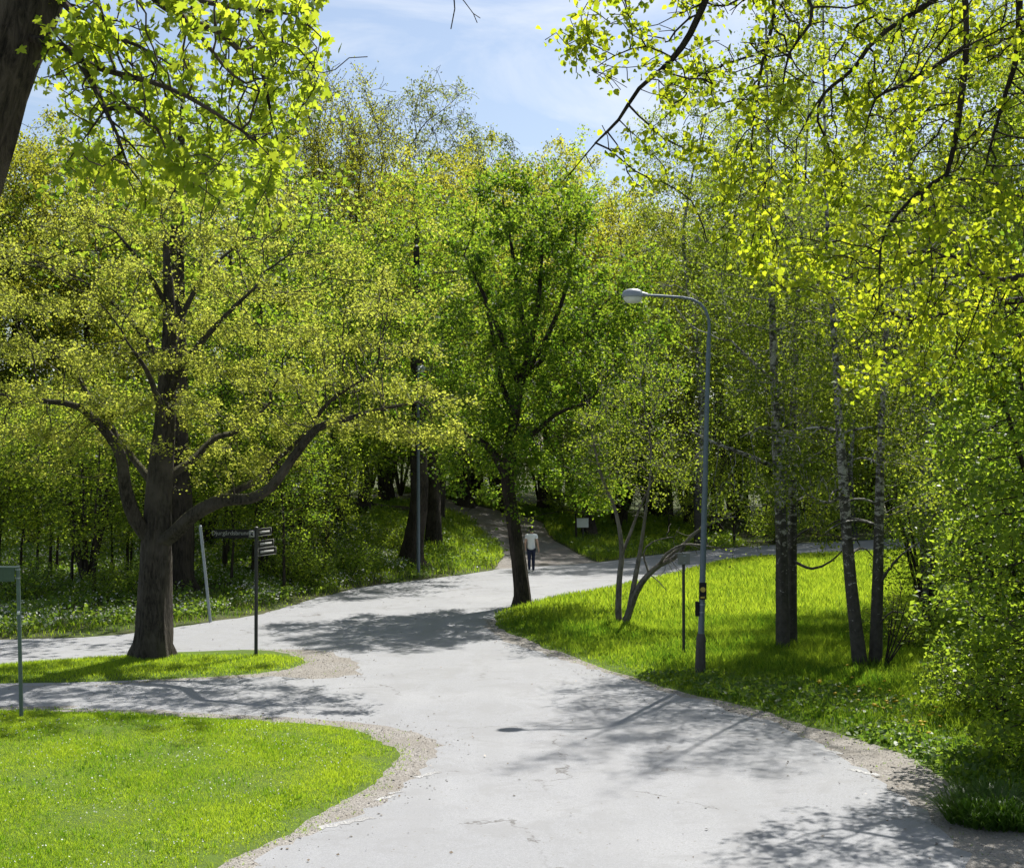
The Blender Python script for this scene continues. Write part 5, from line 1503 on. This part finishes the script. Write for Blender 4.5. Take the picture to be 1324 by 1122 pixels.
def log():
    c = PG(488, 663)
    root = thing('fallen_log', c, 'dark fallen log lying at the top of the grass bank left of the flared trunk', 'log')
    s = F / c[1]
    x0, x1 = (448 - 488) / s, (528 - 488) / s
    n = 9; pts = []
    for i in range(n):
        t = i / (n - 1); x = x0 + (x1 - x0) * t
        pts.append((x, .25 * math.sin(t * 3), float(terrain(c[0] + x, c[1])) - c[2] + .24 + .05 * math.sin(t * 7)))
    b = MB(); b.tube(pts, [.17, .2, .19, .21, .2, .22, .21, .2, .16], 12); lg = b.build('stem', M['bark_dark'], root)
    q = MB(); q.tube([pts[3], np.array(pts[3]) + [.1, -.25, .3], np.array(pts[3]) + [.05, -.4, .55]], [.07, .05, .02], 8); q.build('branch_stub', M['bark_dark'], root)
log()

# ------------------------------------------------------------------ the walking man
def skin_mesh(verts, edges, radii, sub=1, name='body'):
    me = bpy.data.meshes.new(name); me.from_pydata(verts, edges, [])
    o = bpy.data.objects.new(name, me); COL.objects.link(o)
    m = o.modifiers.new('Skin', 'SKIN'); m.use_smooth_shade = True
    if not me.skin_vertices: 
        raise RuntimeError('no skin layer')
    sv = me.skin_vertices[0].data
    for i, r in enumerate(radii):
        sv[i].radius = r if hasattr(r, '__len__') else (r, r)
        sv[i].use_root = (i == 0)
    if sub:
        s = o.modifiers.new('Sub', 'SUBSURF'); s.levels = sub; s.render_levels = sub
    bpy.context.view_layer.update()
    out = bpy.data.meshes.new_from_object(o.evaluated_get(bpy.context.evaluated_depsgraph_get()))
    bpy.data.objects.remove(o)
    out.name = name
    return out

class Chain:
    def __init__(s): s.v = []; s.e = []; s.r = []
    def a(s, p, r, par=None):
        s.v.append(tuple(p)); s.r.append(r)
        if par is not None: s.e.append((par, len(s.v) - 1))
        return len(s.v) - 1

def person():
    base = PG(687, 738.5)
    root = thing('person', base, 'person seen from behind in white T-shirt and navy trousers, walking away', 'person', rz=-.05)
    B = Chain()
    pel = B.a((0, 0, .94), (.115, .08))
    wa = B.a((-.005, .01, 1.09), (.10, .07), pel); ch = B.a((-.01, .03, 1.30), (.125, .08), wa)
    up = B.a((-.005, .04, 1.43), (.08, .065), ch); nk = B.a((.005, .06, 1.50), .056, up); n2 = B.a((.012, .075, 1.555), .058, nk)
    hd = B.a((.02, .09, 1.625), (.078, .098), n2); ht = B.a((.025, .09, 1.71), (.066, .082), hd)
    B.a((.022, .185, 1.615), .016, hd)                                   # nose
    for sx in (-1, 1): B.a((.02 + sx * .086, .085, 1.625), .018, hd)     # ears
    for sx, el, wr in ((-1, (-.235, -.02, 1.15), (-.235, .10, .93)), (1, (.245, -.06, 1.14), (.285, -.03, .885))):
        sh = B.a((sx * .175, .03, 1.405), .062, up)
        e = B.a(el, .043, sh); w = B.a(wr, .029, e)
        d = unit(np.array(wr) - np.array(el)); fw = np.array([0, .8, -.2])
        pm = B.a(np.array(wr) + d * .075, (.022, .038), w)
        for k, (o, L) in enumerate(((-.028, .075), (-.010, .085), (.010, .080), (.028, .062))):
            q = np.array(wr) + d * .085 + np.array([0, o, 0])
            f1 = B.a(q + d * L * .5, .0095, pm); B.a(q + d * L * .95 + np.array([-sx * .02, .0, 0]), .008, f1)
        t1 = B.a(np.array(wr) + d * .05 + np.array([-sx * .012, .045, 0]), .011, w); B.a(np.array(wr) + d * .09 + np.array([-sx * .02, .06, 0]), .009, t1)
    legs = []
    for sx, kn, an, toe in ((-1, (-.085, .02, .50), (-.075, -.16, .14), (-.08, -.05, .045)), (1, (.075, .10, .50), (.07, .20, .085), (.075, .36, .035))):
        hp = B.a((sx * .09, 0, .87), .092, pel); k = B.a(kn, .062, hp); c = B.a((np.array(kn) * .6 + np.array(an) * .4), .055, k); a_ = B.a(an, .038, c)
        B.a(toe, .033, a_); legs.append((kn, an, toe))
    link('body', skin_mesh(B.v, B.e, B.r, 1), M['skin'], root)
    S = Chain()
    sx0 = S.a((0, 0, .80), (.172, .128)); s0 = S.a((0, 0, .93), (.168, .124), sx0); s1 = S.a((-.005, .01, 1.09), (.150, .115), s0); s2 = S.a((-.01, .03, 1.30), (.178, .128), s1); s3 = S.a((-.005, .04, 1.425), (.125, .10), s2); S.a((.002, .055, 1.475), (.072, .07), s3)
    for sx, el in ((-1, (-.235, -.02, 1.15)), (1, (.245, -.06, 1.14))):
        a_ = S.a((sx * .18, .03, 1.41), .08, s3); m = np.array((sx * .175, .03, 1.405)) * .45 + np.array(el) * .55
        S.a(m, .068, a_)
    link('t_shirt', skin_mesh(S.v, S.e, S.r, 1, 't_shirt'), M['shirt'], root)
    T = Chain()
    t0 = T.a((0, 0, .95), (.150, .112))
    for sx, (kn, an, toe) in zip((-1, 1), legs):
        h = T.a((sx * .088, 0, .86), .105, t0); k = T.a(kn, .076, h); c = T.a(np.array(kn) * .55 + np.array(an) * .45, .068, k); q_ = T.a(np.array(an) + [0, 0, .01], .058, c); T.a(np.array(an) + [0, 0, -.06], .058, q_)
    link('trousers', skin_mesh(T.v, T.e, T.r, 1, 'trousers'), M['trousers'], root)
    for kn, an, toe in legs:
        C = Chain(); an, toe = np.array(an), np.array(toe)
        a0 = C.a(an + [0, -.03, -.045], .044); a1 = C.a(an * .5 + toe * .5 + [0, 0, -.012], .045, a0); C.a(toe + [0, .03, 0], .036, a1); C.a(an + [0, 0, 0], .05, a0)
        link('shoe', skin_mesh(C.v, C.e, C.r, 1, 'shoe'), M['shoe'], root)
    hm = MB()
    prof = [(.0, .135), (.045, .13), (.08, .105), (.10, .06), (.106, .0), (.10, -.05), (.082, -.085), (.05, -.10)]
    hm.lathe(prof, (.022, .062, 1.665), 18, .90, 1.06)
    hm.build('hair', M['hair'], root)
person()
# ------------------------------------------------------------------ sky, sun, camera
AZ, EL = math.radians(26), math.radians(54)
def sky():
    w = bpy.data.worlds.new('World'); SC.world = w; w.use_nodes = True
    nt = w.node_tree; nt.nodes.clear()
    out = nt.nodes.new('ShaderNodeOutputWorld'); bg = nt.nodes.new('ShaderNodeBackground')
    s = nt.nodes.new('ShaderNodeTexSky'); s.sky_type = 'NISHITA'; s.sun_disc = False
    s.sun_elevation = EL; s.sun_rotation = AZ
    s.air_density = 1.0; s.dust_density = 1.2; s.ozone_density = 1.6
    tc = nt.nodes.new('ShaderNodeTexCoord')
    mp = nt.nodes.new('ShaderNodeMapping'); mp.inputs['Scale'].default_value = (1.6, 1.6, 5.5); mp.inputs['Location'].default_value = (.3, .2, .35)
    nt.links.new(tc.outputs['Generated'], mp.inputs[0])
    n = noise(nt, mp.outputs[0], 2.2, 7, .6, .9)
    r = ramp(nt, n.outputs['Fac'], [(.45, (.07, .07, .07)), (.68, (.7, .7, .7))])
    c = mixc(nt, r.outputs[0], s.outputs[0], (7.2, 7.6, 8.2))
    nt.links.new(c, bg.inputs[0]); bg.inputs[1].default_value = SKY
    nt.links.new(bg.outputs[0], out.inputs[0])
SKY = .070
sky()
to_sun = Vector((math.sin(AZ) * math.cos(EL), math.cos(AZ) * math.cos(EL), math.sin(EL)))
sl = bpy.data.lights.new('sun', 'SUN'); sl.energy = 5.0; sl.angle = math.radians(.53); sl.color = (1, .965, .905)
so = bpy.data.objects.new('sun', sl); COL.objects.link(so)
so.rotation_euler = to_sun.to_track_quat('Z', 'Y').to_euler(); so.location = (20, 40, 60)

cd = bpy.data.cameras.new('camera'); co = bpy.data.objects.new('camera', cd); COL.objects.link(co)
co.location = (0, 0, HC); co.rotation_euler = (PI / 2 + PITCH, 0, 0)
cd.sensor_fit = 'HORIZONTAL'; cd.sensor_width = 36; cd.lens = 36 * F / W; cd.clip_end = 3000; cd.clip_start = .1
SC.camera = co
SC.view_settings.view_transform = 'Standard'; SC.view_settings.look = 'None'
SC.view_settings.exposure = .92; SC.view_settings.gamma = 1
SC.cycles.max_bounces = 7; SC.cycles.diffuse_bounces = 4; SC.cycles.glossy_bounces = 2; SC.cycles.transmission_bounces = 4
SC.cycles.use_adaptive_sampling = True; SC.cycles.adaptive_threshold = .02
